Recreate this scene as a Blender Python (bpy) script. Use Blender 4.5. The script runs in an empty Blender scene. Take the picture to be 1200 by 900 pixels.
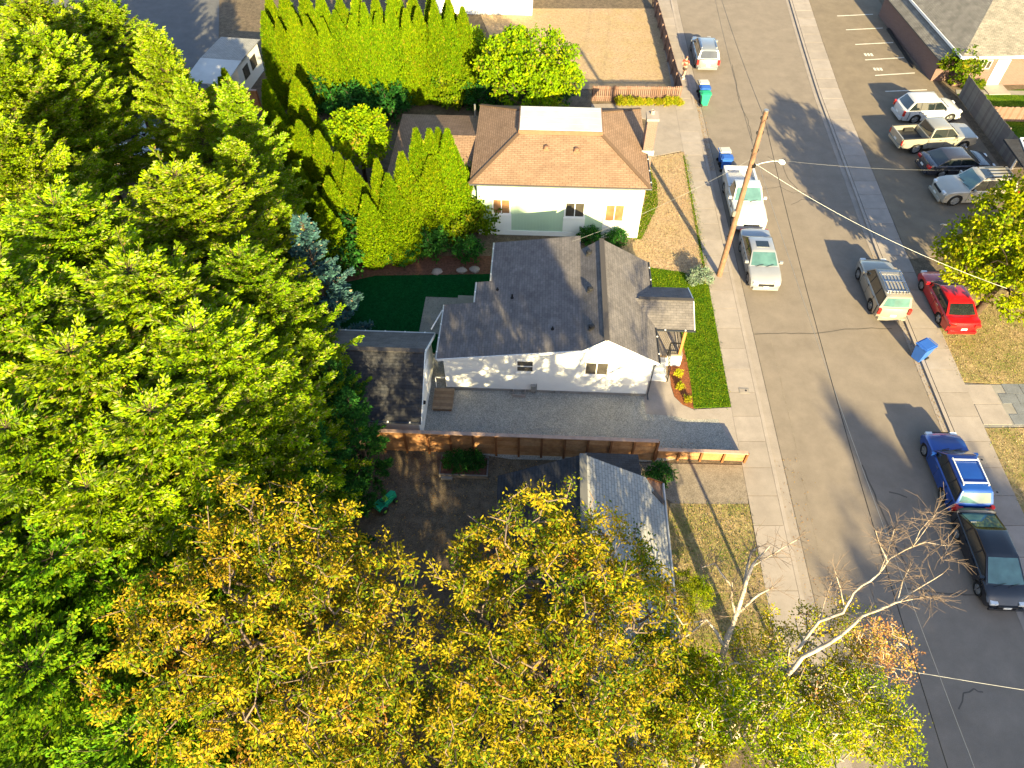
import bpy, bmesh, math, random
import numpy as np
from mathutils import Vector, Matrix
R = math.radians
sc = bpy.context.scene
col = sc.collection
random.seed(7)

# ------------------------------------------------------------------ camera
CAM_H, CAM_F, CAM_T = 29.0, 832.0, R(51.0)          # drone height (m), focal length in px of a 1200 px frame, downward pitch
cam_d = bpy.data.cameras.new('camera')
cam_d.sensor_width = 36.0
cam_d.lens = CAM_F / 1200.0 * 36.0
cam_d.clip_start, cam_d.clip_end = 0.5, 2000.0
cam = bpy.data.objects.new('camera', cam_d)
cam.location = (0, 0, CAM_H)
cam.rotation_euler = (R(90) - CAM_T, 0, 0)
col.objects.link(cam)
sc.camera = cam

# ------------------------------------------------------------------ sky, sun, exposure
SUN_AZ, SUN_EL = R(103.0), R(20.0)                   # direction the shadows fall, sun elevation
world = bpy.data.worlds.new('World')
sc.world = world
world.use_nodes = True
wn = world.node_tree.nodes
wl = world.node_tree.links
wn.clear()
sky = wn.new('ShaderNodeTexSky')
sky.sky_type = 'NISHITA'
sky.sun_disc = False
sky.sun_elevation = SUN_EL
sky.sun_rotation = R(167)
sky.altitude = 50
sky.air_density = 1.0
sky.dust_density = 1.2
sky.ozone_density = 1.0
bg = wn.new('ShaderNodeBackground')
bg.inputs['Strength'].default_value = 0.084
out = wn.new('ShaderNodeOutputWorld')
wl.new(sky.outputs[0], bg.inputs[0])
wl.new(bg.outputs[0], out.inputs[0])
sun_d = bpy.data.lights.new('sun', 'SUN')
sun_d.energy = 5.0
sun_d.angle = R(0.55)
sun_d.color = (1.0, 0.81, 0.42)
sun = bpy.data.objects.new('sun', sun_d)
_dir = Vector((math.cos(SUN_AZ) * math.cos(SUN_EL), math.sin(SUN_AZ) * math.cos(SUN_EL), -math.sin(SUN_EL)))
sun.rotation_euler = _dir.to_track_quat('-Z', 'Y').to_euler()
sun.location = (20, -60, 40)
col.objects.link(sun)
sc.view_settings.view_transform = 'Standard'
sc.view_settings.look = 'None'
sc.view_settings.exposure = 2.07
sc.view_settings.gamma = 1.0
sc.view_settings.use_curve_mapping = False
sc.render.engine = 'CYCLES'
sc.cycles.max_bounces = 6
sc.cycles.diffuse_bounces = 3
sc.cycles.glossy_bounces = 3
sc.cycles.transmission_bounces = 4
sc.cycles.transparent_max_bounces = 4
sc.cycles.caustics_reflective = False
sc.cycles.caustics_refractive = False
sc.cycles.use_denoising = True

# ------------------------------------------------------------------ measuring: photograph pixel -> point of the place at height z
_c, _s = math.cos(CAM_T), math.sin(CAM_T)
def at(px, py, z=0.0):
    u, v = (px - 600) / CAM_F, (450 - py) / CAM_F
    dx, dy, dz = u, _c + v * _s, -_s + v * _c
    t = (CAM_H - z) / -dz
    return Vector((dx * t, dy * t, z))
PSI = R(2.6)                                         # the plots are turned 2.6 degrees against the view
def lw(a, b, z=0.0):                                 # plot coordinates -> world
    return Vector((a * math.cos(PSI) + b * math.sin(PSI), -a * math.sin(PSI) + b * math.cos(PSI), z))

# ------------------------------------------------------------------ materials
MATS = {}
def nodes_of(m):
    m.use_nodes = True
    return m.node_tree.nodes, m.node_tree.links, m.node_tree.nodes['Principled BSDF']
def mat(name, base, rough=0.8, var=0.0, vscale=3.0, bump=0.0, bscale=40.0, metal=0.0, coat=0.0, alt=None, ascale=0.4, amt=0.5, spec=0.3, coords='Object', fine=None, fscale=150.0):
    """base colour, fine value variation (var), large patches of a second colour (alt), bump relief"""
    m = bpy.data.materials.new(name)
    n, l, p = nodes_of(m)
    p.inputs['Roughness'].default_value = rough
    p.inputs['Metallic'].default_value = metal
    p.inputs['Specular IOR Level'].default_value = spec
    if coat:
        p.inputs['Coat Weight'].default_value = coat
        p.inputs['Coat Roughness'].default_value = 0.06
    tc = n.new('ShaderNodeTexCoord')
    cur = n.new('ShaderNodeRGB'); cur.outputs[0].default_value = (*base, 1); cur = cur.outputs[0]
    def noise(scale, detail=4, rough_=0.6):
        t = n.new('ShaderNodeTexNoise'); t.inputs['Scale'].default_value = scale
        t.inputs['Detail'].default_value = detail; t.inputs['Roughness'].default_value = rough_
        l.new(tc.outputs[coords], t.inputs['Vector'])
        return t.outputs['Fac']
    if alt:
        r = n.new('ShaderNodeMapRange'); r.inputs[1].default_value = 0.5 - 0.16; r.inputs[2].default_value = 0.5 + 0.16
        l.new(noise(ascale, 5, 0.62), r.inputs[0])
        k = n.new('ShaderNodeMath'); k.operation = 'MULTIPLY'; k.inputs[1].default_value = amt
        l.new(r.outputs[0], k.inputs[0])
        mx = n.new('ShaderNodeMix'); mx.data_type = 'RGBA'
        l.new(k.outputs[0], mx.inputs[0]); l.new(cur, mx.inputs[6]); mx.inputs[7].default_value = (*alt, 1)
        cur = mx.outputs[2]
    if fine:
        r = n.new('ShaderNodeMapRange'); r.inputs[1].default_value = 0.4; r.inputs[2].default_value = 0.6
        l.new(noise(fscale, 2, 0.5), r.inputs[0])
        mx = n.new('ShaderNodeMix'); mx.data_type = 'RGBA'
        l.new(r.outputs[0], mx.inputs[0]); l.new(cur, mx.inputs[6]); mx.inputs[7].default_value = (*fine, 1)
        cur = mx.outputs[2]
    if var:
        r = n.new('ShaderNodeMapRange'); r.inputs[1].default_value = 0.3; r.inputs[2].default_value = 0.7
        r.inputs[3].default_value = 1 - var; r.inputs[4].default_value = 1 + var
        l.new(noise(vscale, 6, 0.7), r.inputs[0])
        mx = n.new('ShaderNodeMix'); mx.data_type = 'RGBA'; mx.blend_type = 'MULTIPLY'; mx.inputs[0].default_value = 1
        l.new(cur, mx.inputs[6])
        cb = n.new('ShaderNodeCombineColor')
        for i in range(3): l.new(r.outputs[0], cb.inputs[i])
        l.new(cb.outputs[0], mx.inputs[7])
        cur = mx.outputs[2]
    l.new(cur, p.inputs['Base Color'])
    if bump:
        b = n.new('ShaderNodeBump'); b.inputs['Strength'].default_value = bump; b.inputs['Distance'].default_value = 0.03
        l.new(noise(bscale, 4, 0.6), b.inputs['Height']); l.new(b.outputs[0], p.inputs['Normal'])
    MATS[name] = m
    return m

def shingle_mat(name, base, base2, w=0.33, h=0.14, mortar=0.012, var=0.35, patch=None, pamt=0.4):
    """asphalt shingle courses from the roof plane's own UV in metres"""
    m = bpy.data.materials.new(name)
    n, l, p = nodes_of(m)
    p.inputs['Roughness'].default_value = 0.9; p.inputs['Specular IOR Level'].default_value = 0.15
    uv = n.new('ShaderNodeUVMap')
    br = n.new('ShaderNodeTexBrick')
    br.inputs['Color1'].default_value = (*base, 1); br.inputs['Color2'].default_value = (*base2, 1)
    br.inputs['Mortar'].default_value = (base[0] * .45, base[1] * .45, base[2] * .45, 1)
    br.inputs['Scale'].default_value = 1.0; br.inputs['Mortar Size'].default_value = mortar
    br.inputs['Brick Width'].default_value = w; br.inputs['Row Height'].default_value = h
    br.inputs['Bias'].default_value = 0.0
    l.new(uv.outputs[0], br.inputs['Vector'])
    no = n.new('ShaderNodeTexNoise'); no.inputs['Scale'].default_value = 1.1; no.inputs['Detail'].default_value = 8; no.inputs['Roughness'].default_value = .75
    l.new(uv.outputs[0], no.inputs['Vector'])
    r = n.new('ShaderNodeMapRange'); r.inputs[1].default_value = .3; r.inputs[2].default_value = .7; r.inputs[3].default_value = 1 - var; r.inputs[4].default_value = 1 + var
    l.new(no.outputs['Fac'], r.inputs[0])
    cb = n.new('ShaderNodeCombineColor')
    for i in range(3): l.new(r.outputs[0], cb.inputs[i])
    mx = n.new('ShaderNodeMix'); mx.data_type = 'RGBA'; mx.blend_type = 'MULTIPLY'; mx.inputs[0].default_value = 1
    l.new(br.outputs['Color'], mx.inputs[6]); l.new(cb.outputs[0], mx.inputs[7])
    l.new(mx.outputs[2], p.inputs['Base Color'])
    b = n.new('ShaderNodeBump'); b.inputs['Strength'].default_value = .6; b.inputs['Distance'].default_value = 0.02
    l.new(br.outputs['Fac'], b.inputs['Height']); b.invert = True
    l.new(b.outputs[0], p.inputs['Normal'])
    MATS[name] = m
    return m

def siding_mat(name, base, pitch=0.15, axis='Z', dirt=0.12, depth=.5):
    """lap siding: a saw-tooth relief down the wall"""
    m = bpy.data.materials.new(name)
    n, l, p = nodes_of(m)
    p.inputs['Roughness'].default_value = 0.6
    tc = n.new('ShaderNodeTexCoord')
    wv = n.new('ShaderNodeTexWave'); wv.wave_type = 'BANDS'; wv.bands_direction = axis; wv.wave_profile = 'SAW'
    wv.inputs['Scale'].default_value = 2 * math.pi / pitch / 20.0
    l.new(tc.outputs['Object'], wv.inputs['Vector'])
    b = n.new('ShaderNodeBump'); b.inputs['Strength'].default_value = depth; b.inputs['Distance'].default_value = .015
    l.new(wv.outputs['Fac'], b.inputs['Height']); l.new(b.outputs[0], p.inputs['Normal'])
    no = n.new('ShaderNodeTexNoise'); no.inputs['Scale'].default_value = 1.4; no.inputs['Detail'].default_value = 6
    l.new(tc.outputs['Object'], no.inputs['Vector'])
    mx = n.new('ShaderNodeMix'); mx.data_type = 'RGBA'
    r = n.new('ShaderNodeMapRange'); r.inputs[1].default_value = .35; r.inputs[2].default_value = .7; r.inputs[4].default_value = dirt
    l.new(no.outputs['Fac'], r.inputs[0]); l.new(r.outputs[0], mx.inputs[0])
    mx.inputs[6].default_value = (*base, 1); mx.inputs[7].default_value = (base[0] * .6, base[1] * .58, base[2] * .52, 1)
    l.new(mx.outputs[2], p.inputs['Base Color'])
    MATS[name] = m
    return m

def brick_mat(name, c1, c2, mortar, w=.22, h=.075, ms=.012):
    m = bpy.data.materials.new(name)
    n, l, p = nodes_of(m)
    p.inputs['Roughness'].default_value = .85
    uv = n.new('ShaderNodeUVMap')
    br = n.new('ShaderNodeTexBrick')
    br.inputs['Color1'].default_value = (*c1, 1); br.inputs['Color2'].default_value = (*c2, 1); br.inputs['Mortar'].default_value = (*mortar, 1)
    br.inputs['Scale'].default_value = 1; br.inputs['Mortar Size'].default_value = ms
    br.inputs['Brick Width'].default_value = w; br.inputs['Row Height'].default_value = h
    l.new(uv.outputs[0], br.inputs['Vector']); l.new(br.outputs['Color'], p.inputs['Base Color'])
    b = n.new('ShaderNodeBump'); b.inputs['Strength'].default_value = .7; b.inputs['Distance'].default_value = .015; b.invert = True
    l.new(br.outputs['Fac'], b.inputs['Height']); l.new(b.outputs[0], p.inputs['Normal'])
    MATS[name] = m
    return m

def leaf_mat(name, trans=0.35, rough=0.5, gain=1.0):
    """leaf colour comes from each leaf's own tint"""
    m = bpy.data.materials.new(name)
    n, l, p = nodes_of(m)
    at_ = n.new('ShaderNodeAttribute'); at_.attribute_name = 'tint'
    p.inputs['Roughness'].default_value = rough
    p.inputs['Specular IOR Level'].default_value = .06
    g = n.new('ShaderNodeMix'); g.data_type = 'RGBA'; g.blend_type = 'MULTIPLY'; g.inputs[0].default_value = 1
    oi = n.new('ShaderNodeObjectInfo')
    hs = n.new('ShaderNodeHueSaturation')
    mr = n.new('ShaderNodeMapRange'); mr.inputs[3].default_value = .491; mr.inputs[4].default_value = .508
    mv = n.new('ShaderNodeMapRange'); mv.inputs[3].default_value = .9; mv.inputs[4].default_value = 1.14
    mk = n.new('ShaderNodeMath'); mk.operation = 'FRACT'; mm = n.new('ShaderNodeMath'); mm.operation = 'MULTIPLY'; mm.inputs[1].default_value = 7.31
    l.new(oi.outputs['Random'], mr.inputs[0]); l.new(oi.outputs['Random'], mm.inputs[0]); l.new(mm.outputs[0], mk.inputs[0]); l.new(mk.outputs[0], mv.inputs[0])
    l.new(mr.outputs[0], hs.inputs['Hue']); l.new(mv.outputs[0], hs.inputs['Value']); l.new(at_.outputs['Color'], hs.inputs['Color'])
    l.new(hs.outputs['Color'], g.inputs[6]); g.inputs[7].default_value = (gain, gain, gain, 1)
    l.new(g.outputs[2], p.inputs['Base Color'])
    tr = n.new('ShaderNodeBsdfTranslucent')
    l.new(g.outputs[2], tr.inputs['Color'])
    mx = n.new('ShaderNodeMixShader'); mx.inputs[0].default_value = trans
    o = n['Material Output']
    l.new(p.outputs[0], mx.inputs[1]); l.new(tr.outputs[0], mx.inputs[2]); l.new(mx.outputs[0], o.inputs[0])
    MATS[name] = m
    return m

def glass_mat(name, tint, rough=.04, spec=.6):
    m = bpy.data.materials.new(name)
    n, l, p = nodes_of(m)
    tc = n.new('ShaderNodeTexCoord')
    no = n.new('ShaderNodeTexNoise'); no.inputs['Scale'].default_value = 2.2; no.inputs['Detail'].default_value = 3
    l.new(tc.outputs['Object'], no.inputs['Vector'])
    mx = n.new('ShaderNodeMix'); mx.data_type = 'RGBA'
    l.new(no.outputs['Fac'], mx.inputs[0])
    mx.inputs[6].default_value = (tint[0] * .3, tint[1] * .3, tint[2] * .3, 1); mx.inputs[7].default_value = (*tint, 1)
    l.new(mx.outputs[2], p.inputs['Base Color'])
    p.inputs['Roughness'].default_value = rough
    p.inputs['Specular IOR Level'].default_value = spec
    p.inputs['Coat Weight'].default_value = 1.0; p.inputs['Coat Roughness'].default_value = .02
    MATS[name] = m
    return m

def paint(name, c, metal=.35, rough=.32):
    return mat(name, c, rough=rough, metal=metal, coat=.8, var=.05, vscale=2, spec=.5)

mat('soil', (.105, .075, .052), .95, var=.4, vscale=2.5, bump=.6, bscale=8, alt=(.06, .052, .032), ascale=.35, amt=.8, fine=(.16, .12, .08), fscale=30)
mat('asphalt', (.198, .165, .135), .92, var=.14, vscale=.9, bump=.3, bscale=40, alt=(.172, .143, .117), ascale=.16, amt=.95, fine=(.225, .188, .154), fscale=45)
mat('tar', (.095, .08, .066), .7, var=.2)
mat('lot_asphalt', (.17, .135, .098), .92, var=.16, vscale=.8, bump=.25, bscale=60, alt=(.125, .102, .078), ascale=.3, amt=.7, fine=(.205, .165, .12), fscale=70)
mat('dark_asphalt', (.11, .11, .115), .9, var=.15, vscale=.8, bump=.2, bscale=60)
mat('concrete', (.295, .255, .228), .9, var=.13, vscale=1.2, bump=.12, bscale=60, alt=(.25, .215, .19), ascale=.5, amt=.7, fine=(.325, .282, .252), fscale=60)
mat('concrete_b', (.27, .23, .20), .9, var=.13, vscale=1.2, bump=.12, bscale=60, alt=(.23, .197, .17), ascale=.7, amt=.7, fine=(.295, .255, .225), fscale=60)
mat('concrete_grey', (.26, .245, .225), .9, var=.16, vscale=1.5, bump=.12, bscale=60, alt=(.19, .178, .16), ascale=.6, amt=.7)
mat('gravel', (.37, .36, .325), .95, var=.12, vscale=1.0, bump=1.0, bscale=26, fine=(.205, .20, .185), fscale=24)
mat('lawn', (.055, .125, .005), .95, var=.5, vscale=5, bump=1, bscale=22, alt=(.15, .19, .01), ascale=1.6, amt=.9, fine=(.028, .078, .004), fscale=14, spec=.05)
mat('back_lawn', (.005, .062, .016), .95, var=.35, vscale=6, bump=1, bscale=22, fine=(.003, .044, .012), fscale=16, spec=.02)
mat('dry_lawn', (.46, .335, .225), .95, var=.28, vscale=6, bump=1, bscale=16, alt=(.38, .30, .13), ascale=.6, amt=.7, fine=(.30, .21, .13), fscale=12, spec=.05)
mat('patchy_lawn', (.37, .27, .15), .95, var=.35, vscale=4, bump=1, bscale=16, alt=(.085, .135, .008), ascale=.7, amt=.85, fine=(.24, .175, .085), fscale=12, spec=.05)
mat('worn_drive', (.20, .165, .13), .95, var=.25, vscale=2, bump=.4, bscale=30, alt=(.135, .11, .088), ascale=.8, amt=.8, fine=(.25, .21, .165), fscale=25)
mat('wire_grey', (.30, .30, .30), .5, metal=.2)
mat('grass_blade', (.085, .15, .004), .9, var=.5, vscale=9, spec=.05)
mat('straw_blade', (.42, .29, .13), .95, var=.35, vscale=9, spec=.05)
mat('dead_leaf', (.40, .22, .06), .9, var=.5, vscale=20, spec=.05)
mat('mulch', (.28, .095, .035), .95, var=.5, vscale=9, bump=1, bscale=20, fine=(.13, .045, .02), fscale=18)
mat('bark_mulch', (.12, .055, .035), .95, var=.5, vscale=7, bump=1, bscale=16)
mat('line_paint', (.55, .53, .48), .7, var=.25, vscale=6)
mat('white_paint', (.80, .79, .76), .55, var=.03)
mat('white_trim', (.80, .79, .77), .45, var=.02)
mat('white_membrane', (.50, .51, .51), .6, var=.1, vscale=.8, alt=(.40, .41, .41), ascale=.5, amt=.6)
mat('fascia_brown', (.20, .11, .07), .7, var=.15)
mat('gutter_dark', (.05, .055, .065), .4, metal=.4)
mat('gutter_light', (.5, .5, .5), .4, metal=.3)
mat('cedar', (.38, .20, .09), .8, var=.3, vscale=3, bump=.3, bscale=12, alt=(.24, .105, .04), ascale=1.6, amt=.7)
mat('cedar_b', (.32, .155, .07), .8, var=.3, vscale=3, bump=.3, bscale=12, alt=(.36, .19, .08), ascale=1.9, amt=.7)
mat('cedar_c', (.43, .245, .12), .8, var=.3, vscale=3, bump=.3, bscale=12, alt=(.26, .12, .05), ascale=1.6, amt=.7)
mat('cedar_post', (.17, .07, .028), .8, var=.2)
mat('cedar_cap', (.40, .27, .21), .75, var=.2, vscale=4)
mat('cedar_new', (.34, .16, .05), .7, var=.15)
mat('picket', (.19, .118, .095), .85, var=.2, vscale=3, bump=.3, bscale=14)
mat('picket_b', (.155, .09, .068), .85, var=.25, vscale=3)
mat('grey_board', (.20, .175, .15), .9, var=.3, vscale=3, bump=.3, bscale=14)
mat('grey_board_b', (.155, .13, .12), .9, var=.3, vscale=3)
mat('deck_wood', (.22, .155, .10), .85, var=.25, vscale=3)
mat('deck_wood_b', (.17, .115, .075), .85, var=.25, vscale=3)
mat('metal_black', (.02, .02, .022), .35, metal=.5)
mat('metal_grey', (.36, .36, .36), .4, metal=.7)
mat('pole_wood', (.23, .13, .082), .85, var=.25, vscale=4, bump=.4, bscale=10, alt=(.14, .08, .052), ascale=2.2, amt=.8)
mat('bark', (.075, .052, .036), .95, var=.35, vscale=5, bump=.6, bscale=12)
mat('pale_bark', (.52, .44, .35), .85, var=.35, vscale=5, bump=.5, bscale=14, alt=(.20, .15, .11), ascale=2.2, amt=.8)
mat('twig', (.17, .125, .095), .9, var=.3, vscale=4)
mat('rubber', (.018, .018, .018), .85)
mat('alloy', (.50, .50, .50), .3, metal=.8)
mat('chrome', (.62, .62, .62), .15, metal=1)
mat('plastic_black', (.022, .022, .024), .5)
mat('lamp_red', (.45, .02, .015), .25, coat=.6)
mat('lamp_clear', (.70, .72, .74), .15, coat=.6)
mat('lamp_amber', (.6, .2, .03), .25, coat=.6)
mat('plate', (.75, .75, .72), .5)
mat('bin_blue', (.03, .11, .42), .45, var=.06)
mat('bin_green', (.02, .33, .17), .45, var=.06)
mat('bin_grey', (.45, .44, .40), .5, var=.06)
mat('toy_green', (.02, .34, .17), .4)
mat('toy_lime', (.18, .45, .05), .4)
mat('skin', (.48, .28, .2), .6)
mat('cloth_red', (.28, .05, .035), .9)
mat('cloth_dark', (.06, .045, .04), .9)
mat('hair_brown', (.10, .05, .03), .8)
mat('stone_block', (.15, .16, .175), .9, var=.2, vscale=2, bump=.4, bscale=20)
mat('rock', (.30, .25, .22), .9, var=.25, vscale=5, bump=.5, bscale=12)
mat('cover', (.55, .58, .62), .6, var=.1)
mat('green_siding_trim', (.74, .76, .72), .6)
mat('curtain', (.36, .18, .09), .9, var=.15)
glass_mat('car_glass', (.02, .028, .03))
glass_mat('car_glass_sky_tint', (.10, .22, .22))  # teal sky reflection painted into the glass colour
glass_mat('window_glass', (.09, .08, .065), .05)
glass_mat('window_warm', (.42, .23, .11), .1, .4)
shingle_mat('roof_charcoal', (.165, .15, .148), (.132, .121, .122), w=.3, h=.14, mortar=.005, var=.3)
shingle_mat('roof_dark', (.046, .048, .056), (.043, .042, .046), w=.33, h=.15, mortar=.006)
shingle_mat('roof_tan', (.275, .182, .126), (.235, .152, .103), w=.34, h=.14, mortar=.012, var=.22)
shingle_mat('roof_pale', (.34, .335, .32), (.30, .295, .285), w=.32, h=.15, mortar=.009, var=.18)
shingle_mat('roof_grey', (.25, .23, .20), (.19, .175, .155))
siding_mat('siding_white', (.80, .80, .78))
siding_mat('siding_sage', (.42, .57, .41), pitch=.2, axis='X')
brick_mat('brick_wall', (.17, .092, .08), (.13, .066, .056), (.21, .155, .135))
brick_mat('brick_chimney', (.18, .105, .09), (.14, .078, .066), (.22, .18, .16))
leaf_mat('fir_leaf', .3, .65, 1.08)
leaf_mat('broad_leaf', .42, .6, .92)
leaf_mat('hedge_leaf', .3, .65, .82)

# ------------------------------------------------------------------ mesh builder
class MB:
    def __init__(s): s.v = []; s.f = []; s.uv = []
    def face(s, pts, uv=None):
        i = len(s.v); s.v += [tuple(p) for p in pts]; s.f.append(tuple(range(i, i + len(pts))))
        s.uv.append(uv or [(0, 0)] * len(pts)); return s
    def box(s, x0, x1, y0, y1, z0, z1):
        i = len(s.v)
        s.v += [(x0, y0, z0), (x1, y0, z0), (x1, y1, z0), (x0, y1, z0), (x0, y0, z1), (x1, y0, z1), (x1, y1, z1), (x0, y1, z1)]
        for f, (ua, va) in (((0, 3, 2, 1), (0, 1)), ((4, 5, 6, 7), (0, 1)), ((0, 1, 5, 4), (0, 2)), ((1, 2, 6, 5), (1, 2)), ((2, 3, 7, 6), (0, 2)), ((3, 0, 4, 7), (1, 2))):
            s.f.append(tuple(i + k for k in f)); s.uv.append([(s.v[i + k][ua], s.v[i + k][va]) for k in f])
        return s
    def bar(s, p, q, w, h=None, up=(0, 0, 1)):
        """rectangular bar from p to q"""
        h = h or w; p, q = Vector(p), Vector(q); d = (q - p).normalized()
        u = Vector(up)
        if abs(d.dot(u)) > .98: u = Vector((1, 0, 0))
        sd = d.cross(u).normalized(); u = sd.cross(d).normalized()
        i = len(s.v)
        for c in (p, q):
            for (a, b) in ((-1, -1), (1, -1), (1, 1), (-1, 1)):
                s.v.append(tuple(c + sd * (a * w / 2) + u * (b * h / 2)))
        for f in ((3, 2, 1, 0), (4, 5, 6, 7), (0, 1, 5, 4), (1, 2, 6, 5), (2, 3, 7, 6), (3, 0, 4, 7)):
            s.f.append(tuple(i + k for k in f)); s.uv.append([(0, 0)] * 4)
        return s
    def prism(s, poly, z0, z1):
        """vertical prism over a plan polygon (counter-clockwise)"""
        n = len(poly); i = len(s.v)
        ar = sum(poly[k][0] * poly[(k + 1) % n][1] - poly[(k + 1) % n][0] * poly[k][1] for k in range(n))
        if ar < 0: poly = poly[::-1]
        s.v += [(p[0], p[1], z0) for p in poly] + [(p[0], p[1], z1) for p in poly]
        s.f.append(tuple(i + n + k for k in range(n))); s.uv.append([(p[0], p[1]) for p in poly])
        for k in range(n):
            k2 = (k + 1) % n
            s.f.append((i + k, i + k2, i + n + k2, i + n + k)); s.uv.append([(0, 0)] * 4)
        return s
    def tube(s, pts, r, n=8, cap=True):
        """round tube along pts; r a number or one per point"""
        pts = [Vector(p) for p in pts]; m = len(pts)
        rs = r if hasattr(r, '__len__') else [r] * m
        i = len(s.v); prev = None
        for k, p in enumerate(pts):
            d = (pts[min(k + 1, m - 1)] - pts[max(k - 1, 0)]).normalized()
            if prev is None:
                u = Vector((0, 0, 1)) if abs(d.z) < .9 else Vector((1, 0, 0))
                u = (u - d * u.dot(d)).normalized()
            else:
                u = (prev - d * prev.dot(d)).normalized()
            prev = u; w = d.cross(u)
            for j in range(n):
                t = 2 * math.pi * j / n
                s.v.append(tuple(p + (u * math.cos(t) + w * math.sin(t)) * rs[k]))
        for k in range(m - 1):
            for j in range(n):
                j2 = (j + 1) % n
                s.f.append((i + k * n + j, i + k * n + j2, i + (k + 1) * n + j2, i + (k + 1) * n + j)); s.uv.append([(0, 0)] * 4)
        if cap:
            s.f.append(tuple(i + j for j in reversed(range(n)))); s.uv.append([(0, 0)] * n)
            s.f.append(tuple(i + (m - 1) * n + j for j in range(n))); s.uv.append([(0, 0)] * n)
        return s
    def lathe(s, prof, axis='Z', n=16, c=(0, 0, 0)):
        """prof: (radius, height) pairs round the axis"""
        i = len(s.v)
        for (r, h) in prof:
            for j in range(n):
                t = 2 * math.pi * j / n; x, y = r * math.cos(t), r * math.sin(t)
                v = (x, y, h) if axis == 'Z' else ((x, h, y) if axis == 'Y' else (h, x, y))
                s.v.append((v[0] + c[0], v[1] + c[1], v[2] + c[2]))
        for k in range(len(prof) - 1):
            for j in range(n):
                j2 = (j + 1) % n
                s.f.append((i + k * n + j, i + k * n + j2, i + (k + 1) * n + j2, i + (k + 1) * n + j)); s.uv.append([(0, 0)] * 4)
        return s
    def plane(s, pts, u_dir=None, thick=0.0):
        """a sloped face with UV in metres: u along u_dir, v up the slope; optional thickness below"""
        P = [Vector(p) for p in pts]
        nrm = (P[1] - P[0]).cross(P[2] - P[0]).normalized()
        if nrm.z < 0: P = P[::-1]; nrm = -nrm
        u = Vector(u_dir).normalized() if u_dir else Vector((nrm.y, -nrm.x, 0)).normalized()
        u = (u - nrm * u.dot(nrm)).normalized(); v = nrm.cross(u)
        s.face(P, [(p.dot(u), p.dot(v)) for p in P])
        if thick:
            Q = [p - Vector((0, 0, thick)) for p in P]
            s.face(Q[::-1])
            for k in range(len(P)):
                k2 = (k + 1) % len(P); s.face([P[k], Q[k], Q[k2], P[k2]])
        return s
    def mesh(s, name):
        me = bpy.data.meshes.new(name); me.from_pydata(s.v, [], s.f)
        ul = me.uv_layers.new(name='UVMap')
        flat = [c for f in s.uv for t in f for c in t]
        ul.data.foreach_set('uv', flat)
        return me
    def build(s, name, m, parent=None, smooth=None, weld=False):
        me = s.mesh(name)
        if weld:
            bm = bmesh.new(); bm.from_mesh(me); bmesh.ops.remove_doubles(bm, verts=bm.verts, dist=1e-4)
            bmesh.ops.recalc_face_normals(bm, faces=bm.faces); bm.to_mesh(me); bm.free()
        return link(name, me, m, parent, smooth)
def link(name, me, m, parent=None, smooth=None):
    if m is not None:
        me.materials.clear(); me.materials.append(MATS[m] if isinstance(m, str) else m)
    if smooth:
        me.polygons.foreach_set('use_smooth', [True] * len(me.polygons)); me.set_sharp_from_angle(angle=R(smooth))
    o = bpy.data.objects.new(name, me); col.objects.link(o)
    if parent: o.parent = parent
    return o
def tag(o, label, cat, group=None):
    o['label'] = label; o['category'] = cat
    if group: o['group'] = group
    return o
def thing(name, label, cat, loc=(0, 0, 0), rz=0.0, group=None):
    o = bpy.data.objects.new(name, None); col.objects.link(o)
    o.empty_display_size = .2
    o.location = loc; o.rotation_euler = (0, 0, rz)
    return tag(o, label, cat, group)
def struct(o, label=None):
    o['kind'] = 'structure'
    if label: o['label'] = label
    return o
def copy_tree(o, parent=None):
    c = o.copy(); col.objects.link(c); c.parent = parent
    for ch in o.children: copy_tree(ch, c)
    return c
def pxpoly(pts, z=0.0): return [tuple(at(x, y, z))[:2] for (x, y) in pts]
def sheet(name, poly, z0, z1, m, label=None):
    o = MB().prism(poly, z0, z1).build(name, m)
    bm = bmesh.new(); bm.from_mesh(o.data)
    bmesh.ops.triangulate(bm, faces=[f for f in bm.faces if len(f.verts) > 4], ngon_method='EAR_CLIP')
    bm.to_mesh(o.data); bm.free()
    return struct(o, label)

# ------------------------------------------------------------------ ground, road, pavements
XL = lambda y: 12.2 + .0457 * y                      # left road edge
_RX = [(-80, 16.8), (-10, 20.0), (20.4, 21.46), (25, 21.7), (35, 22.25), (52.8, 23.66), (61.3, 24.6), (80, 26.8), (140, 34)]
def XR(y):                                           # right road edge
    for (y0, x0), (y1, x1) in zip(_RX, _RX[1:]):
        if y0 <= y <= y1: return x0 + (x1 - x0) * (y - y0) / (y1 - y0)
    return _RX[0][1] if y < _RX[0][0] else _RX[-1][1]
struct(MB().face([(-400, -400, -.12), (400, -400, -.12), (400, 400, -.12), (-400, 400, -.12)]).build('ground', 'soil'))
YS = list(range(-80, 141, 2))
def strip(name, f0, f1, z0, z1, m, ys=YS):
    b = MB()
    for y0, y1 in zip(ys, ys[1:]):
        A, B, C, D = (f0(y0), y0), (f1(y0), y0), (f1(y1), y1), (f0(y1), y1)
        b.face([(*A, z1), (*B, z1), (*C, z1), (*D, z1)])
        b.face([(*B, z0), (*C, z0), (*C, z1), (*B, z1)]); b.face([(*D, z0), (*A, z0), (*A, z1), (*D, z1)])
    return struct(b.build(name, m))
road = strip('road', lambda y: XL(y) - .2, lambda y: XR(y) + .2, -.12, 0.0, 'asphalt')
strip('left_ground', lambda y: -120, lambda y: XL(y) - 2.0, -.12, .08, 'soil')
strip('right_ground', lambda y: XR(y) + 2.1, lambda y: 140, -.12, .08, 'soil')
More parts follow.
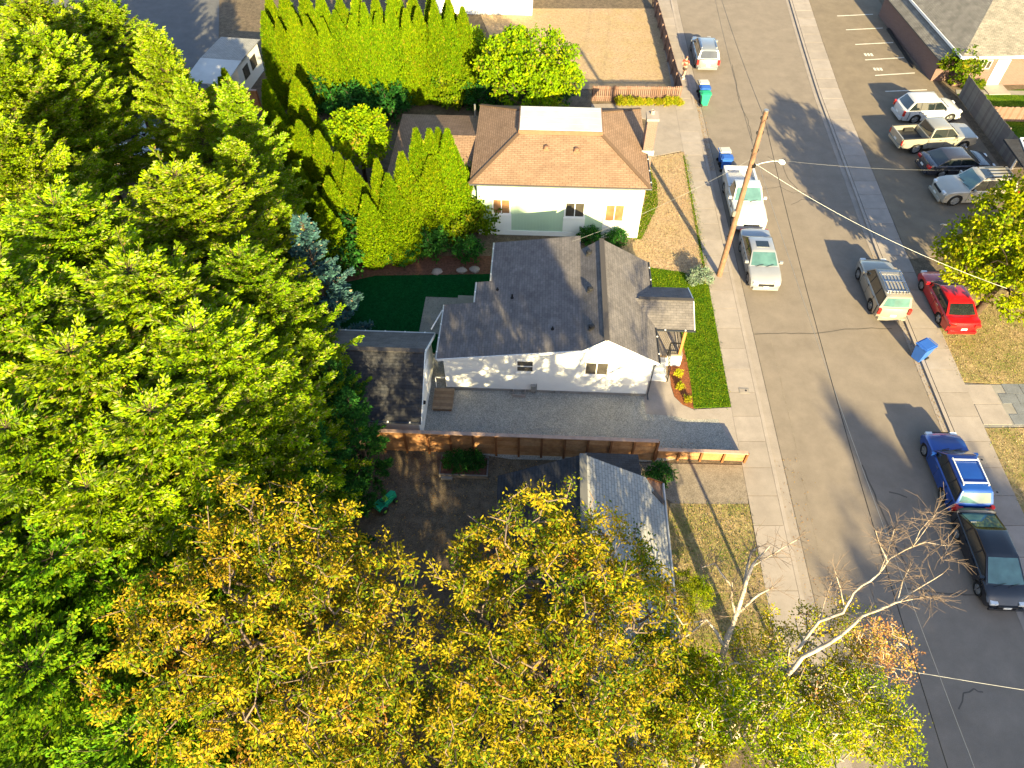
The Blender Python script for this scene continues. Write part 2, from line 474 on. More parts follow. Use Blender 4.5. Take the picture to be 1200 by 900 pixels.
def kerb(name, f0, f1, ftop0, ftop1, label):
    k = struct(strip(name, f0, f1, -.1, .012, 'concrete_b'), label)
    b = MB()
    for y0, y1 in zip(YS, YS[1:]):
        A, B, C, D = (ftop0(y0), y0), (ftop1(y0), y0), (ftop1(y1), y1), (ftop0(y1), y1)
        b.face([(*A, .105), (*B, .105), (*C, .105), (*D, .105)])
        b.face([(*A, 0), (*A, .105), (*D, .105), (*D, 0)]); b.face([(*B, .105), (*B, 0), (*C, 0), (*C, .105)])
    b.build('kerb_stone', 'concrete', k)
    return k
kerb('kerb_left', lambda y: XL(y) - .46, lambda y: XL(y), lambda y: XL(y) - .62, lambda y: XL(y) - .44, 'pale concrete kerb and gutter along the left side of the road')
kerb('kerb_right', lambda y: XR(y), lambda y: XR(y) + .34, lambda y: XR(y) + .32, lambda y: XR(y) + .5, 'pale concrete kerb and gutter along the right side of the road')
def sidewalk(name, f0, f1, y0, y1, step, label):
    w = struct(strip(name, f0, f1, -.1, .06, 'concrete_b', [y for y in YS if y0 - 14 <= y <= y1 + 30]), label)
    y = y0; rnd = random.Random(3)
    while y < y1:
        ya, yb = y + .012, y + step - .012
        dz = rnd.uniform(-.002, .002)
        b = MB().prism([(f0(ya) + .01, ya), (f1(ya) - .01, ya), (f1(yb) - .01, yb), (f0(yb) + .01, yb)], .055, .118 + dz)
        b.build('paving_slab', rnd.choice(('concrete', 'concrete', 'concrete_b')), w)
        y += step
sidewalk('sidewalk_left', lambda y: XL(y) - 2.02, lambda y: XL(y) - .63, 6.0, 66, 1.53, 'pale concrete sidewalk in front of the white house')
sidewalk('sidewalk_right', lambda y: XR(y) + .52, lambda y: XR(y) + 2.1, 6.0, 70, 1.53, 'pale concrete sidewalk beside the parking lot')

# surfaces of the plots (each a few millimetres above the one below)
sheet('parking_lot', [(XR(y) + 2.12, y) for y in (33.2, 40, 46, 52.8, 58, 64, 72, 80)] + [(34.4, 80), (34.0, 62), (34.0, 36.0), (26.6, 33.6)], .03, .10, 'lot_asphalt', 'brown weathered asphalt parking lot at upper right')
sheet('gravel_driveway', pxpoly([(480, 520), (500, 478), (506, 415), (520, 415), (528, 457), (755, 461), (757, 485), (790, 487.5), (807, 492), (841, 491), (857, 518), (862, 529), (767, 541), (600, 538)], .1), .04, .104, 'gravel', 'grey gravel driveway between the white house and the cedar fence')
sheet('front_walk', pxpoly([(754, 460), (757, 440), (785, 440), (786, 452), (790, 465), (800, 474.5), (813, 480), (857.5, 477.5), (870, 534), (862, 529), (857, 518), (841, 491), (807, 492), (790, 487.5), (757, 485)], .1), .04, .109, 'concrete', 'pale concrete front walk and apron by the white house')
sheet('mulch_bed', pxpoly([(782, 424), (800, 400), (806, 425), (810, 450), (813, 478.5), (800, 474), (790.5, 465), (786.5, 452)], .1), .04, .113, 'mulch', 'orange mulch flower bed beside the porch')
sheet('front_lawn', pxpoly([(750, 312), (800, 319), (831, 333), (838.5, 378), (856.5, 476.5), (813, 478), (809.5, 450), (805.5, 425), (795, 380), (750, 345)], .1), .04, .117, 'lawn', 'bright green front lawn of the white house')
sheet('dry_lawn', pxpoly([(728, 290), (750, 200), (758, 186), (801, 178), (808, 205), (831, 332), (800, 319), (745, 311)], .1), .04, .112, 'dry_lawn', 'straw coloured dry lawn in front of the sage green house')
sheet('weedy_verge', pxpoly([(800, 180), (806, 190), (831, 331), (825, 322), (812, 250)], .1), .04, .116, 'lawn', 'green weedy strip beside the left sidewalk')
sheet('house_verge', pxpoly([(757, 190), (770, 215), (771, 240), (752, 280), (742, 282)], .1), .04, .1195, 'lawn', 'green grass strip against the sage green house')
sheet('dirt_drive', pxpoly([(693, 128), (693, 122), (795, 120), (816, 124), (826, 172), (806, 186), (798, 177), (758, 185), (758, 140)], .1), .04, .108, 'concrete_b', 'worn sandy driveway beside the picket fence')
sheet('upper_yard', pxpoly([(600, 104), (795, 104), (783, 46), (773, 10), (560, 10)], .1), .04, .105, 'dry_lawn', 'dry lawn of the yard behind the picket fence')
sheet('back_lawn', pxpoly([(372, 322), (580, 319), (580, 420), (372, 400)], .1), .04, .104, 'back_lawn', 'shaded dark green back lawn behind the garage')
sheet('bark_border', pxpoly([(372, 330), (420, 312), (430, 300), (580, 300), (580, 321), (440, 323), (400, 332), (384, 345)], .1), .04, .11, 'bark_mulch', 'dark red bark border along the hedge')
sheet('patio', [tuple(lw(*p))[:2] for p in ((-6.4, 26.9), (-3.0, 26.4), (-2.3, 29.66), (-6.36, 29.66))], .04, .115, 'concrete_grey', 'grey concrete patio behind the white house')
sheet('neighbour_drive', pxpoly([(735, 542), (872, 545), (877, 590), (792, 592), (775, 580)], .1), .04, .103, 'worn_drive', 'worn grey driveway below the low fence')
sheet('neighbour_lawn', pxpoly([(785, 590), (877.5, 591), (886, 640), (900, 700), (905, 760), (800, 760), (780, 640)], .1), .04, .107, 'patchy_lawn', 'patchy lawn beside the pale grey roof')
sheet('right_lawn', pxpoly([(1104, 398), (1095, 372), (1110, 340), (1290, 340), (1290, 452), (1160, 449), (1127, 447)], .1), .04, .106, 'patchy_lawn', 'patchy dry lawn under the right hand tree')
sheet('stone_driveway', pxpoly([(1127, 449), (1160, 450.5), (1290, 452), (1290, 500), (1194, 500), (1153, 501)], .1), .03, .09, 'concrete_grey', 'dark paved driveway at the right edge')
sheet('lower_right_lawn', pxpoly([(1154, 501.5), (1290, 501.5), (1290, 720), (1252, 700), (1197, 597)], .1), .04, .105, 'patchy_lawn', 'sunny patchy lawn at the right edge')
sheet('far_left_asphalt', pxpoly([(-200, 300), (60, 250), (180, 170), (255, 118), (258, -60), (-420, -60)], .1), .04, .1, 'dark_asphalt', 'dark asphalt yard behind the fir trees')
sheet('duplex_lawn', pxpoly([(1122, 110), (1290, 98), (1290, 190), (1180, 190)], .1), .04, .104, 'lawn', 'small green yard in front of the brick building')
sheet('duplex_path', pxpoly([(1120, 105), (1290, 108), (1290, 113), (1121, 110)], .1), .04, .109, 'concrete_grey', 'narrow concrete path in front of the brick building')
# paving of the stone driveway and its pads
pv = bpy.data.objects['stone_driveway']
rnd = random.Random(5)
for i in range(8):
    for j in range(4):
        x0 = 25.15 + i * .9 + (.45 if j % 2 else 0); y0 = 20.78 + j * .66
        MB().box(x0 + .015, x0 + .885, y0 + .015, y0 + .645, .085, .106 + rnd.uniform(-.003, .003)).build('paving_stone', 'stone_block', pv)
for j in range(2):
    MB().prism([(23.62, 20.8 + j * 1.3), (25.05, 20.8 + j * 1.3), (25.05, 22.06 + j * 1.3), (23.68, 22.06 + j * 1.3)], .085, .112).build('paving_slab', 'concrete', pv)

# tar seams and cracks in the road
def seam(pts, w, m='tar', z=.004, parent=road, name='tar_seam', jit=.05):
    w = w * .62; P = [at(x, y, 0) for (x, y) in pts]; b = MB(); rn = random.Random(len(pts) * 7)
    Q = []
    for a_, b_ in zip(P, P[1:]):
        k = max(2, int((b_ - a_).length / .35))
        Q += [a_.lerp(b_, i / k) + Vector((rn.uniform(-jit, jit), rn.uniform(-jit, jit), 0)) for i in range(k)]
    Q.append(P[-1])
    for i in range(len(Q) - 1):
        d = (Q[i + 1] - Q[i]).normalized(); s_ = Vector((-d.y, d.x, 0)) * w / 2
        a_, b_ = Q[i], Q[i + 1]
        b.face([(a_.x - s_.x, a_.y - s_.y, z), (b_.x - s_.x, b_.y - s_.y, z), (b_.x + s_.x, b_.y + s_.y, z), (a_.x + s_.x, a_.y + s_.y, z)])
    b.build(name, m, parent)
seam([(884, 392), (920, 391), (965, 390), (990, 385), (1045, 385)], .10)
seam([(858, 76), (863, 100), (866, 120), (876, 140), (882, 165)], .09)
seam([(900, 183), (918, 195), (924, 210), (935, 222)], .09)
seam([(890, 222), (914, 219), (930, 226), (952, 227)], .08)
seam([(928, 240), (940, 234), (962, 236)], .07)
seam([(1010, 545), (1025, 580), (1038, 612), (1050, 640), (1062, 662)], .12)
seam([(1062, 690), (1100, 695), (1160, 697)], .10)
seam([(1124, 830), (1130, 812), (1142, 808), (1152, 811)], .09)
seam([(1043, 577), (1063, 583)], .12)
seam([(912, 118), (950, 122)], .06)
seam([(903, 396), (917, 455), (931, 515), (947, 590), (962, 660)], .05, 'worn_drive', jit=.015)
seam([(846, 60), (852, 90), (859, 118), (867, 150), (874, 178)], .04, 'worn_drive', jit=.015)
for y0 in range(8, 66, 3):
    MB().prism([(XL(y0) - .005, y0), (XL(y0) + .035, y0), (XL(y0 + 3) + .03, y0 + 3), (XL(y0 + 3) - .005, y0 + 3)], -.02, .0135).build('gutter_joint', 'tar', road)
# painted lines and wheel stop of the parking lot
lot = bpy.data.objects['parking_lot']
for (y0, dy) in ((52.95, .25), (55.45, .4), (58.0, .4), (60.7, .35), (63.4, .35), (66.1, .35)):
    MB().prism([(29.35, y0), (32.7, y0 + dy), (32.7, y0 + dy + .11), (29.35, y0 + .11)], .099, .104).build('painted_line', 'line_paint', lot)
for (px, py) in ((1018, 64), (1029, 81)):
    p = at(px, py, .1)
    for k in range(3):
        MB().box(p.x - .36 + k * .26, p.x - .18 + k * .26, p.y - .22, p.y + .22, .099, .1045).build('stall_marking', 'line_paint', lot)
tag(MB().prism([(32.75, 56.6), (32.95, 56.6), (33.1, 63.5), (32.9, 63.5)], .1, .26).build('parking_curb', 'plastic_black'), 'dark low kerb at the head of the empty parking stalls', 'kerb')
# valve and meter covers in the sidewalks
for (px, py, lab) in ((872, 458, 'pale utility cover in the left sidewalk near the driveway'), (1148, 539, 'pale utility cover in the sidewalk beside the blue wagon roof'), (1166, 577, 'pale utility cover in the sidewalk beside the blue wagon tailgate')):
    p = at(px, py, .12)
    t = thing('utility_cover', lab, 'utility cover', (p.x, p.y, .122), R(-3), 'sidewalk utility covers')
    MB().box(-.26, .26, -.17, .17, -.02, .012).build('frame', 'concrete_grey', t)
    MB().box(-.22, .22, -.13, .13, .0, .018).build('lid', 'concrete_b', t)
    MB().lathe([(.0, .03), (.05, .03), (.05, .016)], n=10, c=(.09, 0, 0)).build('lid_hole', 'plastic_black', t)

# ------------------------------------------------------------------ buildings
def onb(px, py, b):                                  # photograph pixel on the wall plane b = const -> (a, z)
    u, v = (px - 600) / CAM_F, (450 - py) / CAM_F
    dx, dy, dz = u, _c + v * _s, -_s + v * _c
    t = b / (dx * math.sin(PSI) + dy * math.cos(PSI))
    X, Y = dx * t, dy * t
    return X * math.cos(PSI) - Y * math.sin(PSI), CAM_H + dz * t
class Plot:
    """a building laid out in plot coordinates (a, b, z), standing on an Empty at (a0, b0)"""
    def __init__(s, name, label, cat, a0, b0):
        s.o = (a0, b0); s.t = thing(name, label, cat, lw(a0, b0), -PSI)
    def add(s, mb, name, m, parent=None, smooth=None, label=None):
        mb.v = [(x - s.o[0], y - s.o[1], z) for (x, y, z) in mb.v]
        ob = mb.build(name, m, parent or s.t, smooth)
        if label: ob['label'] = label
        return ob
    def window_front(s, a0, a1, z0, z1, b, panes=2, glass='window_glass', fw=.06, horiz=False, sill=True):
        f = MB()
        f.box(a0 - fw, a1 + fw, b - .05, b + .02, z0 - fw, z0); f.box(a0 - fw, a1 + fw, b - .05, b + .02, z1, z1 + fw)
        f.box(a0 - fw, a0, b - .05, b + .02, z0, z1); f.box(a1, a1 + fw, b - .05, b + .02, z0, z1)
        w = s.add(f, 'window', 'white_trim')
        for k in range(panes):
            g = MB()
            if horiz:
                za, zb = z0 + (z1 - z0) * k / panes, z0 + (z1 - z0) * (k + 1) / panes
                g.box(a0, a1, b - .022, b + .01, za + .02, zb - .02)
            else:
                aa, ab = a0 + (a1 - a0) * k / panes, a0 + (a1 - a0) * (k + 1) / panes
                g.box(aa + .02, ab - .02, b - .022, b + .01, z0, z1)
            s.add(g, 'pane', glass, w)
        mlt = MB()
        for k in range(1, panes):
            if horiz:
                zz = z0 + (z1 - z0) * k / panes; mlt.box(a0, a1, b - .04, b + .01, zz - .025, zz + .025)
            else:
                aa = a0 + (a1 - a0) * k / panes; mlt.box(aa - .025, aa + .025, b - .04, b + .01, z0, z1)
        if panes > 1: s.add(mlt, 'mullion', 'white_trim', w)
        if sill:
            s.add(MB().box(a0 - fw - .03, a1 + fw + .03, b - .09, b, z0 - fw - .05, z0 - fw - .003), 'sill', 'white_trim', w)
        return w
def gutter(P, pts, m='gutter_dark', r=.055, clips=True):
    g = P.add(MB().tube(pts, r, 6), 'gutter', m, smooth=60)
    if clips:
        b = MB()
        for p, q in zip(pts, pts[1:]):
            p, q = Vector(p), Vector(q); n = max(1, int((q - p).length / .9))
            for k in range(n):
                c = p.lerp(q, (k + .5) / n); b.box(c.x - .035, c.x + .035, c.y - .035, c.y + .035, c.z + .03, c.z + .065)
        P.add(b, 'gutter_clip', 'white_trim', g)
    return g
def roof_vent(P, a, b, z, m='plastic_black', s=.16, parent=None):
    v = MB(); v.box(a - s, a + s, b - s, b + s, z - .1, z + .05); v.lathe([(s * .9, z + .05), (s * .8, z + .14), (0, z + .17)], n=10, c=(a, b, 0))
    return P.add(v, 'roof_vent', m, parent, 40)
def pipe_vent(P, a, b, z, h=.3, r=.045, m='metal_black', parent=None):
    return P.add(MB().lathe([(r * 2, z - .05), (r * 2, z + .03), (r, z + .05), (r, z + h), (0, z + h)], n=10, c=(a, b, 0)), 'vent_pipe', m, parent, 40)

# ---- the white house in the middle
WH = Plot('white_house', 'white lap sided house with charcoal shingle roof beside the gravel driveway', 'house', .8, 26.5)
SH = lambda a: 3.70 + .139 * (a - 2.37)              # shallow left roof
RT = lambda a: 4.47 - .567 * (a - 3.42)              # right roof slope
w = MB()
w.face([(-4.45, 22.9, .1), (5.85, 22.9, .1), (5.85, 22.9, RT(5.85) - .1), (3.42, 22.9, 4.36), (2.37, 22.9, 3.59), (-4.45, 22.9, SH(-4.45) - .11)])
w.face([(5.85, 22.9, .1), (5.85, 29.8, .1), (5.85, 29.8, RT(5.85) - .1), (5.85, 22.9, RT(5.85) - .1)])
w.face([(5.85, 29.8, .1), (2.3, 29.8, .1), (2.3, 29.8, 3.55), (3.42, 29.8, 4.36), (5.85, 29.8, RT(5.85) - .1)])
pl = [(2.3, 29.8), (2.3, 30.95), (-2.15, 30.95), (-2.15, 27.8), (-2.9, 27.8), (-2.9, 26.25), (-4.45, 26.25), (-4.45, 22.9)]
for p, q in zip(pl, pl[1:]):
    w.face([(*p, .1), (*q, .1), (*q, SH(q[0]) - .11), (*p, SH(p[0]) - .11)])
wh_wall = WH.add(w, 'wall', 'siding_white')
WH.add(MB().box(-4.47, 5.87, 22.88, 29.7, .0, .28), 'foundation', 'concrete_grey')
r1 = WH.add(MB().plane([(3.42, 22.68, 4.47), (6.08, 22.68, RT(6.08)), (6.08, 30.0, RT(6.08)), (3.42, 30.0, 4.47)], (0, 1, 0), .09), 'roof', 'roof_charcoal', label='charcoal shingle slope facing the street')
WH.add(MB().plane([(3.42, 22.68, 4.47), (2.35, 22.68, 3.70), (2.35, 30.0, 3.70), (3.42, 30.0, 4.47)], (0, 1, 0), .09), 'roof', 'roof_charcoal', label='short steep slope left of the ridge')
pa = [(2.37, 22.68), (-4.72, 22.68), (-4.72, 26.45), (-3.12, 26.45), (-3.12, 28.0), (-2.37, 28.0), (-2.37, 31.15), (2.37, 31.15)]
r3 = WH.add(MB().plane([(a, b, SH(a)) for (a, b) in pa], (0, 1, 0), .09), 'roof', 'roof_charcoal', label='long shallow charcoal slope stepping down to the back yard')
WH.add(MB().bar((3.42, 22.67, 4.485), (3.42, 30.01, 4.485), .26, .03), 'ridge_cap', 'roof_charcoal')
for p, q in (((-4.72, 22.66, SH(-4.72) - .07), (2.37, 22.66, 3.63)), ((2.37, 22.66, 3.63), (3.42, 22.66, 4.40)), ((3.42, 22.66, 4.40), (6.08, 22.66, RT(6.08) - .07))):
    WH.add(MB().bar(p, q, .03, .15), 'rake_board', 'white_trim')
for bv in (23.9, 26.55, 29.35):
    roof_vent(WH, 2.78, bv, 4.02)
pipe_vent(WH, .9, 24.2, SH(.9), .16); pipe_vent(WH, -2.0, 27.3, SH(-2.0), .14); pipe_vent(WH, -1.2, 26.6, SH(-1.2), .26)
gutter(WH, [(-4.78, 22.68, SH(-4.72) - .05), (-4.78, 26.45, SH(-4.72) - .05)], 'gutter_light')
gutter(WH, [(-3.18, 26.5, SH(-3.12) - .05), (-3.18, 28.0, SH(-3.12) - .05)], 'gutter_light')
gutter(WH, [(-2.43, 28.05, SH(-2.37) - .05), (-2.43, 31.15, SH(-2.37) - .05)], 'gutter_light')
gutter(WH, [(6.14, 22.7, RT(6.08) - .04), (6.14, 25.0, RT(6.08) - .04)])
gutter(WH, [(6.14, 28.1, RT(6.08) - .04), (6.14, 30.0, RT(6.08) - .04)])
WH.add(MB().tube([(6.12, 22.74, RT(6.08) - .06), (6.06, 22.8, 2.75), (5.93, 22.83, 2.55), (5.93, 22.83, .3), (5.95, 22.6, .18)], .04, 6), 'downspout', 'gutter_dark', smooth=60)
WH.add(MB().tube([(-4.76, 26.3, SH(-4.72) - .07), (-5.1, 25.5, 2.45), (-5.3, 25.0, 2.35)], .035, 6), 'downspout', 'white_trim', smooth=60)
a0, z1 = onb(606.3, 422.5, 22.9); a1, z0 = onb(624, 435, 22.9)
WH.window_front(a0, a1, z0, z1, 22.9, 2, horiz=True)
a0, z1 = onb(687, 424.5, 22.9); a1, z0 = onb(711, 438.5, 22.9)
WH.window_front(a0, a1, z0, z1, 22.9, 2)
for (px0, px1) in ((601, 616),):
    a0, _ = onb(px0, 460, 22.8); a1, _ = onb(px1, 460, 22.8)
    b = MB(); b.box(a0, a1, 22.5, 22.55, .1, .3); b.box(a0, a0 + .05, 22.55, 22.88, .1, .3); b.box(a1 - .05, a1, 22.55, 22.88, .1, .3)
    WH.add(b, 'crawl_vent_well', 'concrete')
a0, _ = onb(625, 458, 22.85)
b = MB(); b.box(a0 - .12, a0 + .12, 22.72, 22.9, .35, .75); b.tube([(a0, 22.8, .1), (a0, 22.8, .4)], .03, 6); b.tube([(a0 + .15, 22.8, .1), (a0 + .15, 22.8, .9)], .02, 6)
WH.add(b, 'gas_meter', 'metal_grey')
b = MB(); b.box(1.2, 1.45, 22.86, 22.9, .14, .24); b.box(2.6, 2.9, 22.86, 22.9, .14, .24); WH.add(b, 'foundation_vent', 'metal_grey')
# porch
PR = lambda b: 3.52 - .40 * abs(b - 26.55)
porch = WH.add(MB().plane([(6.0, 25.02, PR(25.02)), (8.1, 25.02, PR(25.02)), (8.1, 26.55, 3.52), (5.06, 26.55, 3.52)], (1, 0, 0), .1).plane([(6.0, 28.08, PR(28.08)), (8.1, 28.08, PR(28.08)), (8.1, 26.55, 3.52), (5.06, 26.55, 3.52)], (1, 0, 0), .1), 'porch_roof', 'roof_charcoal')
WH.add(MB().bar((8.08, 25.02, PR(25.02) - .06), (8.08, 26.55, 3.46), .04, .16).bar((8.08, 28.08, PR(28.08) - .06), (8.08, 26.55, 3.46), .04, .16), 'fascia', 'white_trim', porch)
WH.add(MB().bar((5.3, 26.55, 3.535), (8.1, 26.55, 3.535), .2, .03), 'ridge_cap', 'roof_charcoal', porch)
WH.add(MB().face([(8.0, 25.2, 2.9), (8.0, 27.9, 2.9), (8.0, 26.55, 3.4)]), 'porch_gable', 'siding_white', porch)
gutter(WH, [(6.1, 24.97, PR(25.02) - .05), (8.12, 24.97, PR(25.02) - .05)])
deckp = WH.add(MB().box(5.87, 7.85, 25.05, 27.95, .72, .86), 'porch_floor', 'deck_wood')
for k in range(16):
    b0 = 25.07 + k * .18
    WH.add(MB().box(5.88, 7.87, b0 + .006, b0 + .172, .855, .885), 'plank', 'concrete' , deckp)
WH.add(MB().box(7.06, 7.82, 25.0, 25.05, .1, .86), 'porch_skirt', 'white_trim')
WH.add(MB().box(7.80, 7.85, 25.05, 27.95, .1, .86), 'porch_skirt', 'white_trim')
WH.add(MB().box(5.9, 7.06, 25.0, 25.05, .1, .72), 'porch_skirt', 'white_trim')
WH.add(MB().box(7.62, 7.76, 25.1, 25.24, .885, 2.86), 'porch_post', 'cedar_new', label='sunlit orange cedar corner post of the porch')
WH.add(MB().box(7.62, 7.76, 27.7, 27.84, .885, 2.86), 'porch_post', 'cedar_new')
WH.add(MB().box(6.0, 7.9, 25.1, 25.22, 2.72, 2.86).box(7.62, 7.76, 25.22, 27.84, 2.72, 2.86), 'porch_beam', 'white_trim')
st = WH.add(MB().box(5.92, 5.96, 23.95, 25.0, .1, .3).box(7.0, 7.04, 23.95, 25.0, .1, .3), 'stairs', 'concrete')
for k in range(4):
    z = .86 - (k + 1) * .16
    WH.add(MB().box(5.96, 7.0, 25.0 - (k + 1) * .27, 25.0 - k * .27 - .004 + (.02 if k else 0), .1, z), 'step', 'white_paint', st)
rail = MB()
for aa in (6.0, 7.06):
    rail.bar((aa, 25.05, 1.75), (aa, 23.9, 1.0), .05); rail.bar((aa, 23.92, .1), (aa, 23.92, 1.0), .045); rail.bar((aa, 25.05, .88), (aa, 25.05, 1.78), .045)
    rail.bar((aa, 25.05, 1.2), (aa, 23.92, .48), .03)
    for k in range(1, 7): rail.bar((aa, 25.05 - k * .16, 1.2 - k * .1), (aa, 25.05 - k * .16, 1.72 - k * .105), .018)
WH.add(rail, 'stair_railing', 'metal_black')
rail = MB(); rail.bar((7.1, 25.12, 1.78), (7.62, 25.12, 1.78), .05); rail.bar((7.1, 25.12, 1.0), (7.62, 25.12, 1.0), .035); rail.bar((7.1, 25.12, .885), (7.1, 25.12, 1.8), .05)
for k in range(1, 5): rail.bar((7.1 + k * .105, 25.12, 1.0), (7.1 + k * .105, 25.12, 1.78), .018)
rail.bar((7.69, 25.24, 1.78), (7.69, 27.7, 1.78), .05); rail.bar((7.69, 25.24, 1.0), (7.69, 27.7, 1.0), .035)
for k in range(1, 16): rail.bar((7.69, 25.24 + k * .155, 1.0), (7.69, 25.24 + k * .155, 1.78), .018)
WH.add(rail, 'porch_railing', 'metal_black')
dr = WH.add(MB().box(5.84, 5.9, 26.2, 27.15, .885, 2.9), 'door', 'cedar_post'); WH.add(MB().lathe([(0, .0), (.035, .0), (.035, .05), (0, .05)], 'X', 8, (5.9, 26.3, 1.85)), 'handle', 'chrome', dr)

# ---- the garage
GA = Plot('garage', 'white detached garage with near black shingle roof behind the cedar fence', 'garage', -8.2, 22.0)
GR = lambda b: 4.0 - .643 * abs(b - 22.04)
w = MB()
for aa in (-5.3, -11.0):
    w.face([(aa, 19.5, .1), (aa, 24.55, .1), (aa, 24.55, GR(24.55) - .08), (aa, 22.04, 3.92), (aa, 19.5, GR(19.5) - .08)])
w.face([(-11.0, 19.5, .1), (-5.3, 19.5, .1), (-5.3, 19.5, GR(19.5) - .08), (-11.0, 19.5, GR(19.5) - .08)])
w.face([(-11.0, 24.55, .1), (-5.3, 24.55, .1), (-5.3, 24.55, GR(24.55) - .08), (-11.0, 24.55, GR(24.55) - .08)])
GA.add(w, 'wall', 'siding_white')
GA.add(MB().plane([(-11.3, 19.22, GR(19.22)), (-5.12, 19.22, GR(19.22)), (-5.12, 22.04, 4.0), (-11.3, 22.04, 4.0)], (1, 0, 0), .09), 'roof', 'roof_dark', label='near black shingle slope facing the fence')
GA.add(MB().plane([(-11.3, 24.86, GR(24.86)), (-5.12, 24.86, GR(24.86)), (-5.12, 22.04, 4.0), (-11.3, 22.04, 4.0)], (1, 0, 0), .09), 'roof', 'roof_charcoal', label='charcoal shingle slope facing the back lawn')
GA.add(MB().bar((-11.3, 22.04, 4.01), (-5.12, 22.04, 4.01), .24, .03), 'ridge_cap', 'roof_charcoal')
GA.add(MB().bar((-5.1, 19.22, GR(19.22) - .08), (-5.1, 22.04, 3.92), .03, .16).bar((-5.1, 24.86, GR(24.86) - .08), (-5.1, 22.04, 3.92), .03, .16), 'rake_board', 'white_trim')
gutter(GA, [(-11.3, 19.17, GR(19.22) - .05), (-5.12, 19.17, GR(19.22) - .05)])
gutter(GA, [(-11.3, 24.91, GR(24.86) - .05), (-5.12, 24.91, GR(24.86) - .05)], 'gutter_light')
GA.add(MB().box(-5.31, -5.27, 22.1, 22.6, 2.6, 3.2), 'gable_vent', 'metal_grey')
dr = GA.add(MB().box(-5.3, -5.25, 22.2, 23.1, .35, 2.2), 'door', 'white_trim'); GA.add(MB().box(-5.25, -5.21, 22.28, 22.34, 1.2, 1.28), 'handle', 'chrome', dr)
GA.add(MB().lathe([(.0, -5.17), (.09, -5.17), (.11, -5.3)], 'X', 10, (0, 20.9, 1.5)), 'wall_lamp', 'metal_black')
GA.add(MB().box(-5.31, -5.24, 20.35, 20.6, .9, 1.3), 'electric_box', 'plate')

# ---- wooden landing between garage and house
LD = Plot('wooden_landing', 'small brown plank landing between garage and white house', 'deck', -4.5, 22.1)
LD.add(MB().box(-4.98, -4.05, 21.45, 22.75, .1, .3), 'frame', 'deck_wood_b')
for k in range(7):
    LD.add(MB().box(-5.02, -4.0, 21.4 + k * .195, 21.4 + k * .195 + .183, .3, .34), 'plank', ('deck_wood', 'deck_wood_b')[k % 2])
LD.add(MB().bar((-5.0, 23.0, .9), (-4.2, 23.0, .9), .04).bar((-4.98, 23.0, .1), (-4.98, 23.0, .9), .04), 'rail', 'white_trim')

# ---- the sage green house with the tan roof
GH = Plot('green_house', 'sage green house with tan hipped shingle roof and flat white roof box', 'house', 1.1, 39.4)
e0, e1, f0, f1, ez = -4.1, 6.5, 35.15, 43.9, 4.05
t0, t1, g0, g1, tz = -1.35, 3.70, 38.7, 41.4, 5.2
w = MB()
for p, q in (((-3.7, 35.55), (6.1, 35.55)), ((6.1, 35.55), (6.1, 43.5)), ((6.1, 43.5), (-3.7, 43.5)), ((-3.7, 43.5), (-3.7, 35.55))):
    w.face([(*p, .1), (*q, .1), (*q, ez), (*p, ez)])
GH.add(w, 'wall', 'siding_sage')
GH.add(MB().box(-3.74, 6.14, 35.5, 43.54, .0, .42), 'foundation', 'white_paint')
GH.add(MB().box(6.0, 6.14, 35.5, 35.62, .42, ez - .02), 'corner_board', 'white_trim')
GH.add(MB().box(e0 + .05, e1 - .05, f0 + .05, f1 - .05, ez - .06, ez - .015), 'soffit', 'white_trim')
for lab, pts, u in (('tan shingle slope facing the white house', [(e0, f0, ez), (e1, f0, ez), (t1, g0, tz), (t0, g0, tz)], (1, 0, 0)), ('tan shingle hip facing the street', [(e1, f0, ez), (e1, f1, ez), (t1, g1, tz), (t1, g0, tz)], (0, 1, 0)),
                    ('tan shingle slope at the back', [(e1, f1, ez), (e0, f1, ez), (t0, g1, tz), (t1, g1, tz)], (1, 0, 0)), ('darker tan shingle hip above the wing', [(e0, f1, ez), (e0, f0, ez), (t0, g0, tz), (t0, g1, tz)], (0, 1, 0))):
    GH.add(MB().plane(pts, u, .08), 'roof', 'roof_tan', label=lab)
for p, q in (((e0, f0, ez), (t0, g0, tz)), ((e1, f0, ez), (t1, g0, tz)), ((e1, f1, ez), (t1, g1, tz)), ((e0, f1, ez), (t0, g1, tz))):
    GH.add(MB().bar((p[0], p[1], p[2] + .02), (q[0], q[1], q[2] + .02), .22, .035), 'hip_cap', 'roof_tan')
bx = GH.add(MB().box(t0 - .02, t1 + .02, g0 - .02, g1 + .02, tz - .12, 5.44), 'roof_box', 'fascia_brown')
GH.add(MB().box(t0 + .04, t1 - .04, g0 + .05, g1 - .04, 5.42, 5.48), 'flat_roof', 'white_membrane', bx)
for k in range(3):
    GH.add(MB().box(t0 + .06, t1 - .06, g0 + .75 * (k + 1) - .02, g0 + .75 * (k + 1) + .02, 5.48, 5.486), 'membrane_seam', 'white_membrane', bx)
roof_vent(GH, .35, 37.7, 4.9, 'fascia_brown', .17); roof_vent(GH, 2.15, 37.6, 4.87, 'fascia_brown', .17)
gutter(GH, [(e0, f0 - .05, ez - .03), (e1 + .05, f0 - .05, ez - .03)], 'gutter_dark', .05, False)
gutter(GH, [(e1 + .05, f0, ez - .03), (e1 + .05, 38.7, ez - .03)], 'gutter_dark', .05)
GH.add(MB().tube([(6.45, 35.2, ez - .05), (6.2, 35.5, 3.8), (6.2, 35.5, .15)], .04, 6), 'downspout', 'white_trim', smooth=60)
ch = GH.add(MB().box(6.28, 6.88, 38.85, 39.65, .1, 6.15), 'chimney', 'brick_chimney')
